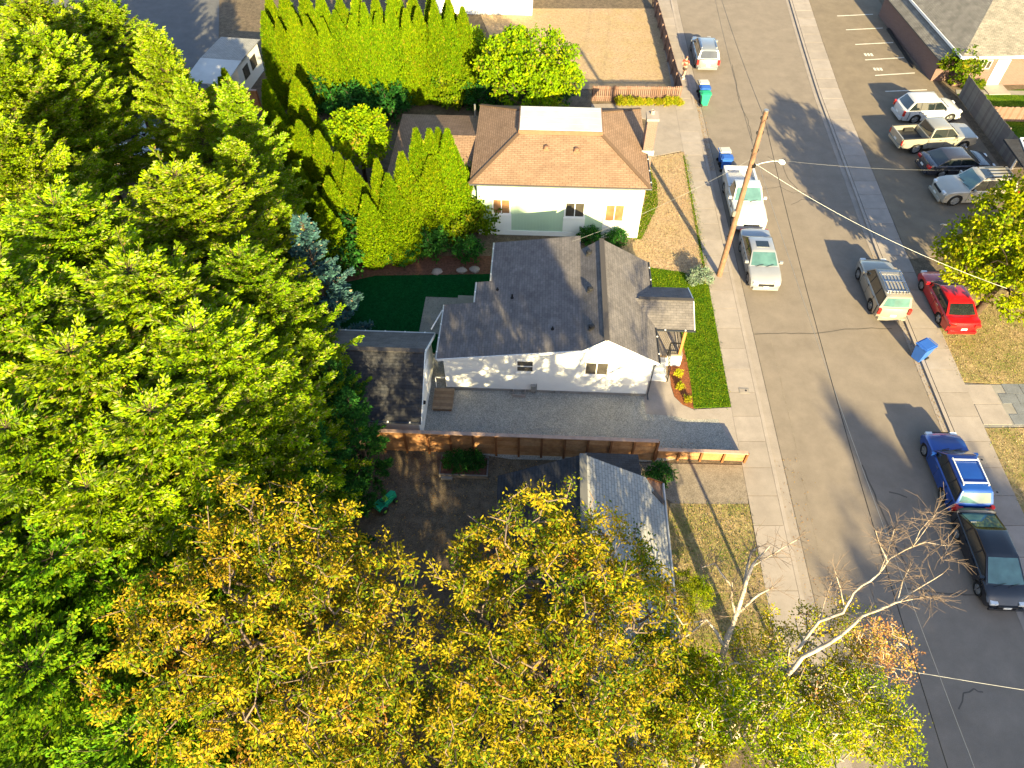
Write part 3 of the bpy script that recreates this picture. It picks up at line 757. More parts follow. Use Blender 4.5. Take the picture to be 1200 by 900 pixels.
GH.add(MB().box(6.22, 6.94, 38.79, 39.71, 6.15, 6.3), 'chimney_cap', 'concrete', ch)
GH.add(MB().lathe([(.13, 6.3), (.13, 6.55), (.09, 6.55), (.09, 6.3)], n=10, c=(6.58, 39.4, 0)), 'flue', 'rock', ch)
GH.add(MB().box(6.2, 6.95, 38.75, 38.86, 3.9, 4.2), 'flashing', 'gutter_light', ch)
for (p0, p1, q0, q1, gl) in ((578, 597, 233.5, 249.5, 'window_warm'), (663.5, 683.5, 237.5, 253.5, 'window_glass'), (711, 729, 240, 258.5, 'window_warm')):
    a0, z1 = onb(p0, q0, 35.55); a1, z0 = onb(p1, q1, 35.55)
    GH.window_front(a0, a1, z0, z1, 35.55, 2, gl, .09)
    GH.add(MB().box(a0 - .12, a1 + .12, 35.52, 35.56, .44, z0 - .2), 'panel', 'green_siding_trim', label='white panel below a window')
# the low wing on its left
WB = lambda b: 2.9 + (1.15 / 4.3) * (4.3 - abs(b - 40.2))
GH.add(MB().box(-9.1, -3.75, 36.2, 44.2, .1, 2.85), 'wing_wall', 'siding_sage')
for lab, pts, u in (('tan shingle slope at the back of the wing', [(-9.5, 44.5, 2.9), (-4.05, 44.5, 2.9), (-4.05, 40.2, 4.05), (-6.7, 40.2, 4.05)], (1, 0, 0)), ('tan shingle slope at the front of the wing', [(-9.5, 35.9, 2.9), (-4.05, 35.9, 2.9), (-4.05, 40.2, 4.05), (-6.7, 40.2, 4.05)], (1, 0, 0)),
                    ('tan shingle hip at the end of the wing', [(-9.5, 35.9, 2.9), (-9.5, 44.5, 2.9), (-6.7, 40.2, 4.05)], (0, 1, 0))):
    GH.add(MB().plane(pts, u, .08), 'roof', 'roof_tan', label=lab)
GH.add(MB().lathe([(.06, 2.8), (.06, 3.9), (.0, 3.9)], n=8, c=(-4.5, 44.2, 0)), 'vent_pipe', 'metal_grey', smooth=40)

# ---- pale grey roof below the fence
PG = Plot('grey_roof_house', 'low house with pale grey shingle roof half under the yellow tree', 'house', 2.2, 12.0)
PZ = lambda a: 4.35 - .55 * abs(a - 2.2)
w = MB()
for bb in (16.0, 3.0):
    w.face([(-1.0, bb, .1), (5.4, bb, .1), (5.4, bb, PZ(5.4) - .08), (2.2, bb, 4.26), (-1.0, bb, PZ(-1.0) - .08)])
for aa in (-1.0, 5.4): w.face([(aa, 3.0, .1), (aa, 16.0, .1), (aa, 16.0, PZ(aa) - .08), (aa, 3.0, PZ(aa) - .08)])
PG.add(w, 'wall', 'siding_white')
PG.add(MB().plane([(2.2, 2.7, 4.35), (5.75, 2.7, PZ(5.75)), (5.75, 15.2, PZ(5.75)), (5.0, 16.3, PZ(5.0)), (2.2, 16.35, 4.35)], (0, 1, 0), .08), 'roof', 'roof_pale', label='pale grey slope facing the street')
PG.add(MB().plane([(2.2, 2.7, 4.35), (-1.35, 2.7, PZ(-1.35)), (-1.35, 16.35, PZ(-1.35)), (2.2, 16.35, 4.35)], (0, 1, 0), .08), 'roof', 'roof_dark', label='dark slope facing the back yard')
PG.add(MB().bar((2.2, 2.7, 4.365), (2.2, 16.36, 4.365), .3, .04), 'ridge_cap', 'roof_pale')
PG.add(MB().plane([(5.0, 16.3, PZ(5.0) - .05), (5.75, 15.2, PZ(5.75) - .05), (5.75, 16.3, PZ(5.75) - .05)], (0, 1, 0), .06), 'bare_decking', 'fascia_brown', label='bare brown roof corner without shingles')
PG.add(MB().bar((5.1, 16.32, PZ(5.1) - .02), (5.78, 16.32, PZ(5.78) - .02), .05, .12), 'rake_board', 'cedar_post')
PG.add(MB().tube([(5.82, 2.7, PZ(5.78) - .03), (5.82, 16.3, PZ(5.78) - .03)], .06, 6), 'gutter', 'gutter_light', smooth=60)
PG.add(MB().bar((5.3, 15.7, PZ(5.3) + .06), (5.75, 15.3, PZ(5.75) + .05), .18, .04), 'loose_shingle', 'roof_charcoal')
PG.add(MB().box(2.7, 4.7, 16.0, 17.7, .1, 1.95), 'lean_to_wall', 'siding_white')
PG.add(MB().plane([(2.5, 16.3, 2.5), (4.9, 16.3, 2.5), (4.9, 18.0, 2.0), (2.5, 18.0, 2.0)], (1, 0, 0), .07), 'lean_to_roof', 'roof_dark')
PG.add(MB().box(5.9, 6.35, 11.5, 14.8, .05, .125), 'concrete_strip', 'concrete_grey')

# ---- brick building at the upper right
BB = thing('brick_building', 'low brick building with grey roof and white door at upper right', 'building', (38.4, 57.4, 0), R(2))
def bb(mb, name, m, parent=None, label=None):
    ob = mb.build(name, m, parent or BB)
    if label: ob['label'] = label
    return ob
bb(MB().box(-3.6, 12, -3.4, 8, .0, 2.75), 'wall', 'brick_wall')
bb(MB().plane([(-4.3, -4.0, 2.75), (13, -4.0, 2.75), (13, 2.2, 4.9), (0.2, 2.2, 4.9)], (1, 0, 0), .1), 'roof', 'roof_grey')
bb(MB().plane([(-4.3, -4.0, 2.75), (0.2, 2.2, 4.9), (0.2, 4.4, 4.9), (-4.3, 9.5, 2.75)], (0, 1, 0), .1), 'roof', 'roof_grey', label='shaded grey hip at the end of the brick building')
bb(MB().plane([(13, 9.5, 2.75), (-4.3, 9.5, 2.75), (0.2, 4.4, 4.9), (13, 2.2, 4.9)], (1, 0, 0), .1), 'roof', 'roof_grey')
bb(MB().plane([(-4.2, -3.3, 2.52), (-4.2, 9.2, 2.52), (-5.2, 9.2, 1.9), (-5.2, -2.8, 1.9)], (0, 1, 0), .08), 'side_roof', 'roof_grey', label='low shaded side roof next to the parking stalls')
bb(MB().box(-5.0, -3.6, -2.6, 9.0, .05, 1.88), 'side_wall', 'brick_wall')
bb(MB().box(-4.32, 13, -4.06, -3.98, 2.56, 2.74), 'fascia', 'white_trim')
bb(MB().box(-4.38, -4.3, -4.0, 9.5, 2.56, 2.74), 'fascia', 'white_trim')
d = bb(MB().box(-.95, .05, -3.46, -3.38, .1, 2.15), 'door', 'white_trim'); bb(MB().box(-.1, -.03, -3.53, -3.46, 1.05, 1.12), 'handle', 'chrome', d)
wf = bb(MB().box(-2.4, -1.35, -3.45, -3.38, 1.45, 2.15), 'window', 'white_trim')
for k in range(3): bb(MB().box(-2.34 + k * .33, -2.06 + k * .33, -3.47, -3.44, 1.52, 2.08), 'pane', 'window_glass', wf)
bb(MB().box(-1.3, .4, -4.9, -3.4, .05, .16), 'door_step', 'concrete')

# ---- carport corner at the right edge, its white edge boards in view
CP = thing('carport', 'white edged flat carport at the right edge beside the beige vehicle', 'carport', (35.6, 41.0, 0), R(-2))
MB().box(-3.0, 6, -4.6, 1.2, 2.5, 2.62).build('roof', 'roof_dark', CP)
MB().bar((-3.0, -4.7, 2.56), (-1.9, 1.25, 2.56), .1, .26).build('edge_board', 'white_trim', CP)
MB().bar((-1.9, 1.25, 2.56), (6, 1.3, 2.56), .1, .26).build('edge_board', 'white_trim', CP)
for (x, y) in ((-2.3, -3.6), (-1.6, .8), (4, .8), (4, -3.6)): MB().box(x - .06, x + .06, y - .06, y + .06, .1, 2.5).build('post', 'white_trim', CP)
CP.children[0].data.transform(Matrix.Identity(4))

# ---- white trailer-like shed at the upper left and its fence
TB = thing('white_shed', 'low white roofed shed behind the brown fence at upper left', 'shed', (-22.0, 53.0, 0), R(-8))
MB().box(-1.5, 1.3, -.6, 3.6, .1, 2.3).build('wall', 'white_paint', TB)
MB().plane([(-1.75, -3.2, 2.45), (1.5, -3.2, 2.45), (1.5, .1, 2.62), (-1.75, .1, 2.62)], (1, 0, 0), .06).build('roof', 'white_membrane', TB)
MB().plane([(-1.75, .13, 2.62), (1.5, .13, 2.62), (1.5, 3.9, 2.45), (-1.75, 3.9, 2.45)], (1, 0, 0), .06).build('roof', 'roof_pale', TB)
for (x, y) in ((-1.6, -3.05), (1.35, -3.05)): MB().box(x - .05, x + .05, y - .05, y + .05, .1, 2.42).build('post', 'white_trim', TB)
MB().bar((-1.6, -3.05, 1.7), (-.9, -3.05, 2.38), .05).bar((1.35, -3.05, 1.7), (.6, -3.05, 2.38), .05).build('brace', 'white_trim', TB)
for k in range(2): MB().box(1.28, 1.33, .2 + k * 1.5, 1.2 + k * 1.5, 1.0, 1.9).build('window', 'window_glass', TB)
# ---- buildings glimpsed beyond the frame's upper edge
for (nm, lab, x, y, w_, d_, rz, wm, rm) in (('cottage', 'pale cottage with grey roof beyond the upper hedge', -2.5, 70, 9, 7, -3, 'siding_white', 'roof_grey'),):
    t = thing(nm, lab, 'house', (x, y, 0), R(rz))
    MB().box(-w_ / 2, w_ / 2, -d_ / 2, d_ / 2, .05, 2.8).build('wall', wm, t)
    MB().plane([(-w_ / 2 - .3, -d_ / 2 - .3, 2.75), (w_ / 2 + .3, -d_ / 2 - .3, 2.75), (w_ / 2 + .3, 0, 4.6), (-w_ / 2 - .3, 0, 4.6)], (1, 0, 0), .1).build('roof', rm, t)
    MB().plane([(-w_ / 2 - .3, d_ / 2 + .3, 2.75), (w_ / 2 + .3, d_ / 2 + .3, 2.75), (w_ / 2 + .3, 0, 4.6), (-w_ / 2 - .3, 0, 4.6)], (1, 0, 0), .1).build('roof', rm, t)
    for s_ in (-1, 1): MB().face([(s_ * w_ / 2, -d_ / 2, 2.75), (s_ * w_ / 2, d_ / 2, 2.75), (s_ * w_ / 2, 0, 4.45)]).build('gable', wm, t)

# ------------------------------------------------------------------ fences
def board_fence(name, label, a0, a1, b, bays, h, nb, mats, cap='cedar_cap', z0=.1):
    """horizontal boards between posts; every board and post its own piece (plot coordinates)"""
    F = Plot(name, label, 'fence', (a0 + a1) / 2, b)
    step = (a1 - a0) / bays; rn = random.Random(int(a1 * 10)); meshes = {}
    bh = (h - .06) / nb
    for k in range(bays):
        for j in range(nb):
            key = (j % 3, rn.randrange(3))
            y0 = b + .03 + rn.uniform(-.006, .006)
            F.add(MB().box(a0 + k * step + .04, a0 + (k + 1) * step - .005, y0, y0 + .03, z0 + .03 + j * bh + .004, z0 + .03 + (j + 1) * bh - .004), 'board', mats[rn.randrange(len(mats))])
    for k in range(bays + 1):
        F.add(MB().box(a0 + k * step - .05, a0 + k * step + .05, b - .07, b + .028, z0 - .05, z0 + h - .05), 'post', 'cedar_post')
    for k in range(0, bays, 2):
        F.add(MB().box(a0 + k * step + .004, a0 + min(k + 2, bays) * step - .004, b - .09, b + .09, z0 + h - .045, z0 + h), 'cap_board', cap)
    return F
CED = ('cedar', 'cedar_b', 'cedar_c')
board_fence('cedar_fence', 'tall brown cedar fence of horizontal boards along the gravel driveway', -8.1, 5.95, 18.92, 13, 1.72, 6, CED)
board_fence('low_cedar_fence', 'low cedar fence section reaching to the left sidewalk', 6.05, 10.3, 19.05, 4, .84, 3, CED)
board_fence('shed_fence', 'brown board fence in front of the white roofed shed', -27.0, -21.2, 49.1, 4, 1.75, 5, CED)
def picket_fence(name, label, p, q, n, h, mats, w, gap_w, z0=.1, post=4, rails=True, cat='fence'):
    """upright boards one by one along p-q (world)"""
    p, q = Vector(p), Vector(q); d = q - p; L = d.length
    F = thing(name, label, cat, p, math.atan2(d.y, d.x))
    rn = random.Random(n); protos = {}
    step = L / n
    for k in range(n):
        m = mats[rn.randrange(len(mats))]; v = rn.randrange(3)
        if (m, v) not in protos:
            hh = h - (0, .03, .05)[v]
            b = MB(); b.v = [(0, 0, 0), (w, 0, 0), (w, .025, 0), (0, .025, 0), (0, 0, hh), (w, 0, hh), (w, .025, hh), (0, .025, hh)]
            b.f = [(0, 3, 2, 1), (4, 5, 6, 7), (0, 1, 5, 4), (1, 2, 6, 5), (2, 3, 7, 6), (3, 0, 4, 7)]; b.uv = [[(0, 0)] * 4] * 6
            o = b.build('board', m, F); protos[(m, v)] = o
        else:
            o = protos[(m, v)].copy(); col.objects.link(o); o.parent = F
        o.location = (k * step, 0, z0)
    if rails:
        for zz in (z0 + h * .25, z0 + h * .8): MB().box(0, L, .027, .075, zz, zz + .09).build('rail', mats[0], F)
    for k in range(post + 1): MB().box(L * k / post - .05, L * k / post + .05, .08, .17, z0 - .05, z0 + h - .05).build('post', mats[-1], F)
    return F
picket_fence('picket_fence', 'sunlit reddish picket fence beside the sandy driveway', (6.2, 51.55, 0), (12.9, 51.45, 0), 44, 1.25, ('picket', 'picket', 'picket_b'), .105, .04)
picket_fence('street_fence', 'brown board fence between the dry yard and the upper left sidewalk', (12.95, 51.5, 0), (13.0, 68, 0), 110, 1.3, ('picket_b', 'picket'), .14, .01, post=8)
picket_fence('grey_board_fence', 'weathered grey board fence at the back of the parking lot', (34.75, 52.2, 0), (34.6, 42.6, 0), 62, 1.75, ('grey_board', 'grey_board_b'), .15, 0)
picket_fence('sunny_board_fence', 'sunlit tan board fence in the small yard by the brick building', (35.6, 48.75, 0), (45.0, 48.3, 0), 64, 1.15, ('picket', 'picket_b'), .14, 0)
picket_fence('dark_yard_fence', 'dark board fence behind the shrubs above the tan roof', (-6.0, 54.0, 0), (2.2, 53.6, 0), 54, 1.6, ('grey_board_b', 'grey_board'), .145, 0)

# ------------------------------------------------------------------ vegetation
def unit(v): return v / np.maximum(np.linalg.norm(v, axis=-1, keepdims=True), 1e-9)
SUNWARD = np.array([.21, -.915, .34])
def leaf_mesh(name, P, D, N, Ln, Wd, C, fold=0.0, wide=.5):
    """one four-cornered leaf per row: base P, axis D, face normal near N, length, width, own tint C"""
    D = unit(D); S = unit(np.cross(D, N)); n = len(P)
    mid = P + D * (Ln * wide)[:, None]; w = S * (Wd * .5)[:, None]
    V = np.empty((n, 4, 3), np.float32)
    V[:, 0] = P; V[:, 1] = mid + w; V[:, 2] = P + D * Ln[:, None]; V[:, 3] = mid - w
    if fold:
        up = unit(np.cross(S, D)); V[:, 1] += up * (Wd * fold)[:, None]; V[:, 3] += up * (Wd * fold)[:, None]
    me = bpy.data.meshes.new(name)
    me.vertices.add(4 * n); me.vertices.foreach_set('co', V.ravel())
    me.loops.add(4 * n); me.loops.foreach_set('vertex_index', np.arange(4 * n, dtype=np.int32))
    me.polygons.add(n); me.polygons.foreach_set('loop_start', np.arange(0, 4 * n, 4, dtype=np.int32))
    me.update(calc_edges=True)
    ca = me.attributes.new('tint', 'FLOAT_COLOR', 'POINT')
    cc = np.ones((n, 4, 4), np.float32); cc[:, :, :3] = C[:, None, :]
    ca.data.foreach_set('color', cc.ravel())
    return me
def frusta_mesh(name, A, B, ra, rb, n=5):
    """a tapered n-sided stick per row"""
    A, B = np.asarray(A, float), np.asarray(B, float); m = len(A)
    d = unit(B - A); h = np.where(np.abs(d[:, 2:3]) < .9, np.array([[0, 0, 1.]]), np.array([[1., 0, 0]]))
    u = unit(np.cross(d, h)); w = np.cross(d, u)
    t = np.arange(n) * 2 * math.pi / n
    ring = u[:, None, :] * np.cos(t)[None, :, None] + w[:, None, :] * np.sin(t)[None, :, None]
    V = np.concatenate([A[:, None, :] + ring * np.asarray(ra)[:, None, None], B[:, None, :] + ring * np.asarray(rb)[:, None, None]], 1)
    me = bpy.data.meshes.new(name)
    me.vertices.add(m * 2 * n); me.vertices.foreach_set('co', V.astype(np.float32).ravel())
    j = np.arange(n); j2 = (j + 1) % n
    q = np.stack([j, j2, j2 + n, j + n], 1)[None] + (np.arange(m) * 2 * n)[:, None, None]
    me.loops.add(m * n * 4); me.loops.foreach_set('vertex_index', q.astype(np.int32).ravel())
    me.polygons.add(m * n); me.polygons.foreach_set('loop_start', np.arange(0, m * n * 4, 4, dtype=np.int32))
    me.update(calc_edges=True)
    me.polygons.foreach_set('use_smooth', [True] * len(me.polygons))
    return me
def tints(rng, n, cols, weights, jit=.18):
    cols = np.array(cols); k = rng.choice(len(cols), n, p=np.array(weights) / sum(weights))
    c = cols[k] * (1 + rng.normal(0, jit, (n, 1)))
    return np.clip(c * (1 + rng.normal(0, .05, (n, 3))), .003, .9)

def fir_meshes(seed, h, r, cols, wts, dens=1.0, leaf=(.17, .062), droop=-.15, full=.8, base=.08):
    """conifer: whorls of boughs, each bough a flat fan of shoots tipped with needle tufts"""
    rng = np.random.default_rng(seed)
    A, B, ra, rb = [], [], [], []
    zs = np.linspace(0, h, 9)
    for k in range(8):
        A.append((0, 0, zs[k])); B.append((0, 0, zs[k + 1])); ra.append(.22 * (1 - zs[k] / h) ** 1.3 + .008); rb.append(.22 * (1 - zs[k + 1] / h) ** 1.3 + .008)
    PP, DD, NN, TT = [], [], [], []
    area = h * r * .5
    nbough = int(area * 11)
    for z in h * (base + (.99 - base) * np.sort(np.concatenate([rng.random(nbough), rng.uniform(.78, 1.0, nbough // 7)]))):
            t = z / h
            az = rng.uniform(0, 6.283)
            L = max(.2, r * (1 - t) ** full * rng.uniform(.6, 1.2))
            el = droop + .75 * t ** 1.5 + rng.normal(0, .2)
            dirh = np.array([math.cos(az), math.sin(az), 0.])
            s = np.linspace(0, 1, 7)
            zz = z + L * (np.tan(el) * s + .22 * (s ** 2 - s * .55))          # sags, then lifts at the tip
            pts = dirh[None] * (L * s)[:, None]; pts[:, 2] = zz
            pts[:, :2] += np.cumsum(rng.normal(0, .02 * L, (7, 2)), 0)
            for k in range(0, 6, 2):
                A.append(pts[k]); B.append(pts[min(k + 2, 6)]); ra.append((.012 + .006 * L) * (1 - s[k]) + .004); rb.append((.012 + .006 * L) * (1 - s[min(k + 2, 6)]) + .004)
            ns = max(6, int(L / .10 * dens))
            u = rng.uniform(.18 if t < .7 else .02, 1.0, ns) ** .8
            base = np.stack([np.interp(u, s, pts[:, c]) for c in range(3)], 1)
            side = np.where(rng.random(ns) < .5, -1., 1.)
            yaw = az + side * rng.uniform(.35, 1.05, ns) * (1.05 - u * .5)
            sl = (.16 + .62 * L / 3.2 * (1.1 - u)) * rng.uniform(.7, 1.25, ns)
            sd = np.stack([np.cos(yaw), np.sin(yaw), rng.normal(.10, .16, ns)], 1)
            nt = 8; tone = rng.normal(1, .16)
            for j in range(nt):
                f = (j + .4) / nt
                p = base + sd * (sl * f)[:, None] + rng.normal(0, .03, (ns, 3))
                spread = rng.uniform(-.9, .9, ns)
                yy = yaw + spread
                dd = np.stack([np.cos(yy), np.sin(yy), rng.normal(.35, .3, ns)], 1)
                PP.append(p); DD.append(dd); TT.append(np.full(ns, tone))
                NN.append(np.array([0, 0, .55]) + SUNWARD * .9 + rng.normal(0, .38, (ns, 3)))
    P, D, N = np.concatenate(PP), np.concatenate(DD), np.concatenate(NN)
    n = len(P)
    Ln = leaf[0] * rng.uniform(.7, 1.3, n); Wd = leaf[1] * rng.uniform(.7, 1.3, n)
    crown = leaf_mesh('crown', P, D, N, Ln, Wd, np.clip(tints(rng, n, cols, wts) * np.concatenate(TT)[:, None], .002, .9), .12, .64)
    wood = frusta_mesh('trunk', A, B, ra, rb, 5)
    return wood, crown
def column_meshes(seed, h, r, cols, wts, n=9000, leaf=(.17, .065), taper=.75):
    """arborvitae: a dense flame-shaped column of upright fans"""
    rng = np.random.default_rng(seed)
    t = rng.random(n) ** 1.05
    az = rng.uniform(0, 6.283, n)
    prof = np.where(t < .18, .72 + .28 * (t / .18), 1 - ((t - .18) / .82) ** 1.9 * .97)
    ph = rng.uniform(0, 6.28, 4)
    lump = 1 + .11 * np.sin(az * 3 + ph[0] + t * 9) + .09 * np.sin(az * 5 + ph[1] - t * 14) + .07 * np.sin(az * 8 + t * 30 + ph[2])
    rr = r * prof * lump * (1 - .35 * rng.random(n) ** 2.2)
    P = np.stack([rr * np.cos(az), rr * np.sin(az), .12 + t * (h - .2)], 1)
    D = np.stack([np.cos(az) * .42, np.sin(az) * .42, np.full(n, 1.)], 1) + rng.normal(0, .28, (n, 3))
    N = np.stack([np.cos(az), np.sin(az), np.full(n, .25)], 1) * .8 + SUNWARD * .5 + rng.normal(0, .5, (n, 3))
    # a few leading shoots at the top
    Ln = leaf[0] * rng.uniform(.6, 1.35, n); Wd = leaf[1] * rng.uniform(.7, 1.4, n)
    crown = leaf_mesh('crown', P, D, N, Ln, Wd, tints(rng, n, cols, wts), .1)
    wood = frusta_mesh('trunk', [(0, 0, 0), (0, 0, h * .45)], [(0, 0, h * .45), (0, 0, h * .9)], [.09, .06], [.06, .012], 6)
    return wood, crown
def broad_meshes(seed, h, ells, tips, trunk_r, cols, wts, leaf=(.15, .07), per=26, spread=.32, droop=-.25, z_split=.3, shell=2.4, skyward=.6, foot=(0, 0), twig_r=.010, leafless=0.0, lean=None, fold=.12):
    """broadleaf: limbs grown towards tips scattered through the crown's ellipsoids; leaves round the twigs"""
    rng = np.random.default_rng(seed)
    vol = np.array([e[3] * e[4] * e[5] for e in ells]); pick = rng.choice(len(ells), tips, p=vol / vol.sum())
    E = np.array(ells)[pick]
    d = unit(rng.normal(0, 1, (tips, 3))); q = rng.random(tips) ** (1 / shell)
    T = E[:, :3] + d * q[:, None] * E[:, 3:6]
    T = T[T[:, 2] > h * .12]
    top = np.array([E[:, 0].mean() * .3 + foot[0] * .7, E[:, 1].mean() * .3 + foot[1] * .7, h * z_split])
    nodes = [np.array([foot[0], foot[1], 0.])]; par = [-1]
    for k in range(1, 5):
        f = k / 4; nodes.append(nodes[0] * (1 - f) + top * f + rng.normal(0, .03, 3) * (k < 4)); par.append(k - 1)
    order = np.argsort(np.linalg.norm(T - top, axis=1))
    NA = np.zeros((tips * 8 + 50, 3)); cnt = len(nodes); NA[:cnt] = nodes
    for i in order:
        t = T[i]; X = NA[3:cnt]
        v = t - X; dist = np.linalg.norm(v, axis=1)
        cost = dist + np.maximum(0, X[:, 2] - t[2]) * .8 + .22 * np.linalg.norm(X - top, axis=1)
        j = int(np.argmin(cost)) + 3
        L = np.linalg.norm(t - NA[j]); m = int(min(5, max(1, round(L / .6))))
        p0 = NA[j].copy(); prev = j
        off = rng.normal(0, .07 * L, 3); off[2] = abs(off[2]) * .6
        for k in range(1, m + 1):
            f = k / m
            NA[cnt] = p0 * (1 - f) + t * f + off * math.sin(math.pi * f) ; par.append(prev); prev = cnt; cnt += 1
    N_ = NA[:cnt]; par = np.array(par)
    w = np.ones(cnt)
    haschild = np.zeros(cnt, bool); haschild[par[1:]] = True
    w[haschild] = .15
    for k in range(cnt - 1, 0, -1): w[par[k]] += w[k]
    rad = np.maximum(trunk_r * (w / w[0]) ** .5, twig_r)
    idx = np.arange(1, cnt)
    wood = frusta_mesh('trunk', N_[par[idx]], N_[idx], np.minimum(rad[par[idx]], rad[idx] * 1.5), rad[idx], 6)
    tw = idx[w[idx] < 3.2]
    if leafless: tw = tw[rng.random(len(tw)) > leafless]
    k = np.repeat(tw, per); n = len(k)
    f = rng.random((n, 1))
    base = N_[par[k]] * (1 - f) + N_[k] * f
    o = unit(rng.normal(0, 1, (n, 3))) * (spread * rng.random((n, 1)) ** .6)
    o[:, 2] *= .7
    P = base + o
    outw = unit(N_[k] - N_[par[k]])
    D = o / spread * .7 + outw * .5 + rng.normal(0, .45, (n, 3)); D[:, 2] += droop
    Nn = np.array([0, 0, skyward]) + SUNWARD * .85 + rng.normal(0, .5, (n, 3))
    Ln = leaf[0] * rng.uniform(.65, 1.3, n); Wd = leaf[1] * rng.uniform(.7, 1.3, n)
    # whole twigs turn colour together
    nt = tints(rng, cnt, cols, wts, .12)[k] * (1 + rng.normal(0, .16, (n, 1)))
    C = np.clip(np.where(rng.random((n, 1)) < .3, tints(rng, n, cols, wts, .2), nt), .003, .9)
    crown = leaf_mesh('crown', P, D, Nn, Ln, Wd, C, fold)
    return wood, crown
def plant(name, label, cat, wood, crown, loc, wm='bark', lm='fir_leaf', rz=0.0, sc_=1.0, group=None):
    t = thing(name, label, cat, loc, rz, group)
    if hasattr(sc_, '__len__'): t.scale = sc_
    else: t.scale = (sc_, sc_, sc_)
    if wood: link('trunk', wood, wm, t)
    link('crown', crown, lm, t)
    return t

FIR = [(0.170, 0.265, 0.003), (0.216, 0.300, 0.004), (0.106, 0.200, 0.004), (0.368, 0.260, 0.080), (0.276, 0.330, 0.080)]
FIRW = [4, 3, 2.4, .4, 1.1]
firs = [fir_meshes(11, 14, 4.6, FIR, FIRW, dens=1.55, base=.34), fir_meshes(12, 14, 4.4, FIR, FIRW, dens=1.55, base=.34), fir_meshes(13, 14, 4.8, FIR, FIRW, dens=1.6, droop=-.08, full=.62, base=.32)]
CED2 = [(0.098, 0.195, 0.004), (0.128, 0.220, 0.004), (0.060, 0.145, 0.006), (0.187, 0.250, 0.015)]
cedars = [fir_meshes(21, 12, 4.6, CED2, [4, 3, 3, 1], leaf=(.15, .085), dens=1.3, droop=-.05, full=.5)]
BLU = [(.05, .12, .11), (.075, .16, .15), (.035, .085, .085), (.30, .24, .15)]
spruce = fir_meshes(31, 9, 2.3, BLU, [4, 3, 3, .25], dens=1.8, leaf=(.2, .085))
def tree_at(px, py, z):                                # where the trunk stands when the tip, z above the soil, shows at that pixel
    p = at(px, py, z); return (p.x, p.y, .05)
FIRS = [ # tip pixel, height, scale in width, mesh, label
    (110, 0, 10.0, .95, 2, 'fir at the upper edge near the left corner, right one'),
    (30, 2, 11.5, 1.15, 2, 'fir at the upper edge near the left corner, left one'),
    (-60, -10, 12.0, 1.2, 2, 'fir outside the upper left corner'),
    (172, 34, 11.5, .9, 0, 'fir rising to the upper edge right of the corner, near the dark asphalt'),
    (40, 40, 12.0, 1.0, 2, 'fir in the upper left corner of the wood'),
    (-20, 60, 12.5, 1.2, 2, 'fir cut by the upper left corner'),
    (268, 98, 11.0, .8, 0, 'narrow pointed fir just below the white roofed shed'),
    (212, 95, 10.5, .8, 1, 'slim fir left of the pointed one below the shed'),
    (268, 165, 11.0, .8, 1, 'fir below the pointed one, beside the arborvitae row'),
    (-5, 150, 12.5, 1.05, 2, 'fir at the left edge, highest on that edge'),
    (205, 205, 12.0, 1.15, 2, 'broad fir in the middle of the upper wood'),
    (62, 238, 12.5, 1.25, 2, 'fir left of centre in the wood, below the white glimpses'),
    (326, 238, 8.5, .5, 0, 'small fir against the blue spruce'),
    (280, 300, 10.5, .85, 2, 'fir left of the blue spruce'),
    (150, 315, 12.0, 1.25, 2, 'large fir in the heart of the wood'),
    (-25, 330, 12.5, 1.2, 2, 'fir at the left edge at mid height'),
    (225, 385, 11.0, 1.1, 2, 'large fir left of the back lawn'),
    (360, 390, 7.5, .5, 1, 'fir whose bough tips reach over the garage roof'),
    (80, 410, 11.5, 1.25, 2, 'large fir left of the middle, above the green cedars'),
    (290, 470, 8.5, .88, 2, 'fir just left of the garage'),
    (175, 480, 10.5, 1.2, 2, 'large fir above the yellow cherry'),
    (5, 500, 11.0, 1.2, 2, 'fir at the left edge above the green cedars'),
    (240, 560, 8.0, .9, 2, 'low fir tucked behind the yellow cherry'),
    (100, 570, 9.5, 1.1, 2, 'low fir above the green cedars'),
    (-130, 150, 12.5, 1.3, 2, 'fir outside the left edge, upper'),
    (-150, 400, 12.0, 1.3, 2, 'fir outside the left edge, lower'),
]
for i, (px, py, h, s, k, lab) in enumerate(FIRS):
    w_, c_ = firs[k]
    sz = h / 14.0
    t = plant('fir_tree', lab, 'tree', w_, c_, tree_at(px, py, h), rz=(i * 1.3) % 1.4 - .7, sc_=(s * (-1) ** i, s, sz), group='firs of the wood on the left')
for i, (px, py, h, s, lab) in enumerate(((60, 650, 8.5, 1.0, 'fine leaved green cedar at the left edge below the firs'), (160, 700, 7.0, .85, 'fine leaved green cedar left of the yellow cherry'), (30, 780, 8.0, 1.0, 'fine leaved green cedar in the lower left corner'), (-60, 700, 9, 1.1, 'fine leaved green cedar cut by the left edge'), (150, 860, 7.5, .9, 'fine leaved green cedar at the bottom edge left of the yellow cherry'))):
    w_, c_ = cedars[0]
    plant('cedar_tree', lab, 'tree', w_, c_, tree_at(px, py, h), rz=(i * 1.9) % 1.2 - .6, sc_=(s * (-1) ** i, s, h / 12.0), group='green cedars at lower left')
plant('blue_spruce', 'blue green spruce between the firs and the back lawn', 'tree', *spruce, tree_at(354, 262, 8.2), sc_=(1.05, 1.05, .92))
plant('blue_spruce', 'pale tipped spruce right of the pointed firs', 'tree', *spruce, tree_at(300, 205, 7.0), rz=.6, sc_=(.85, .85, .78))

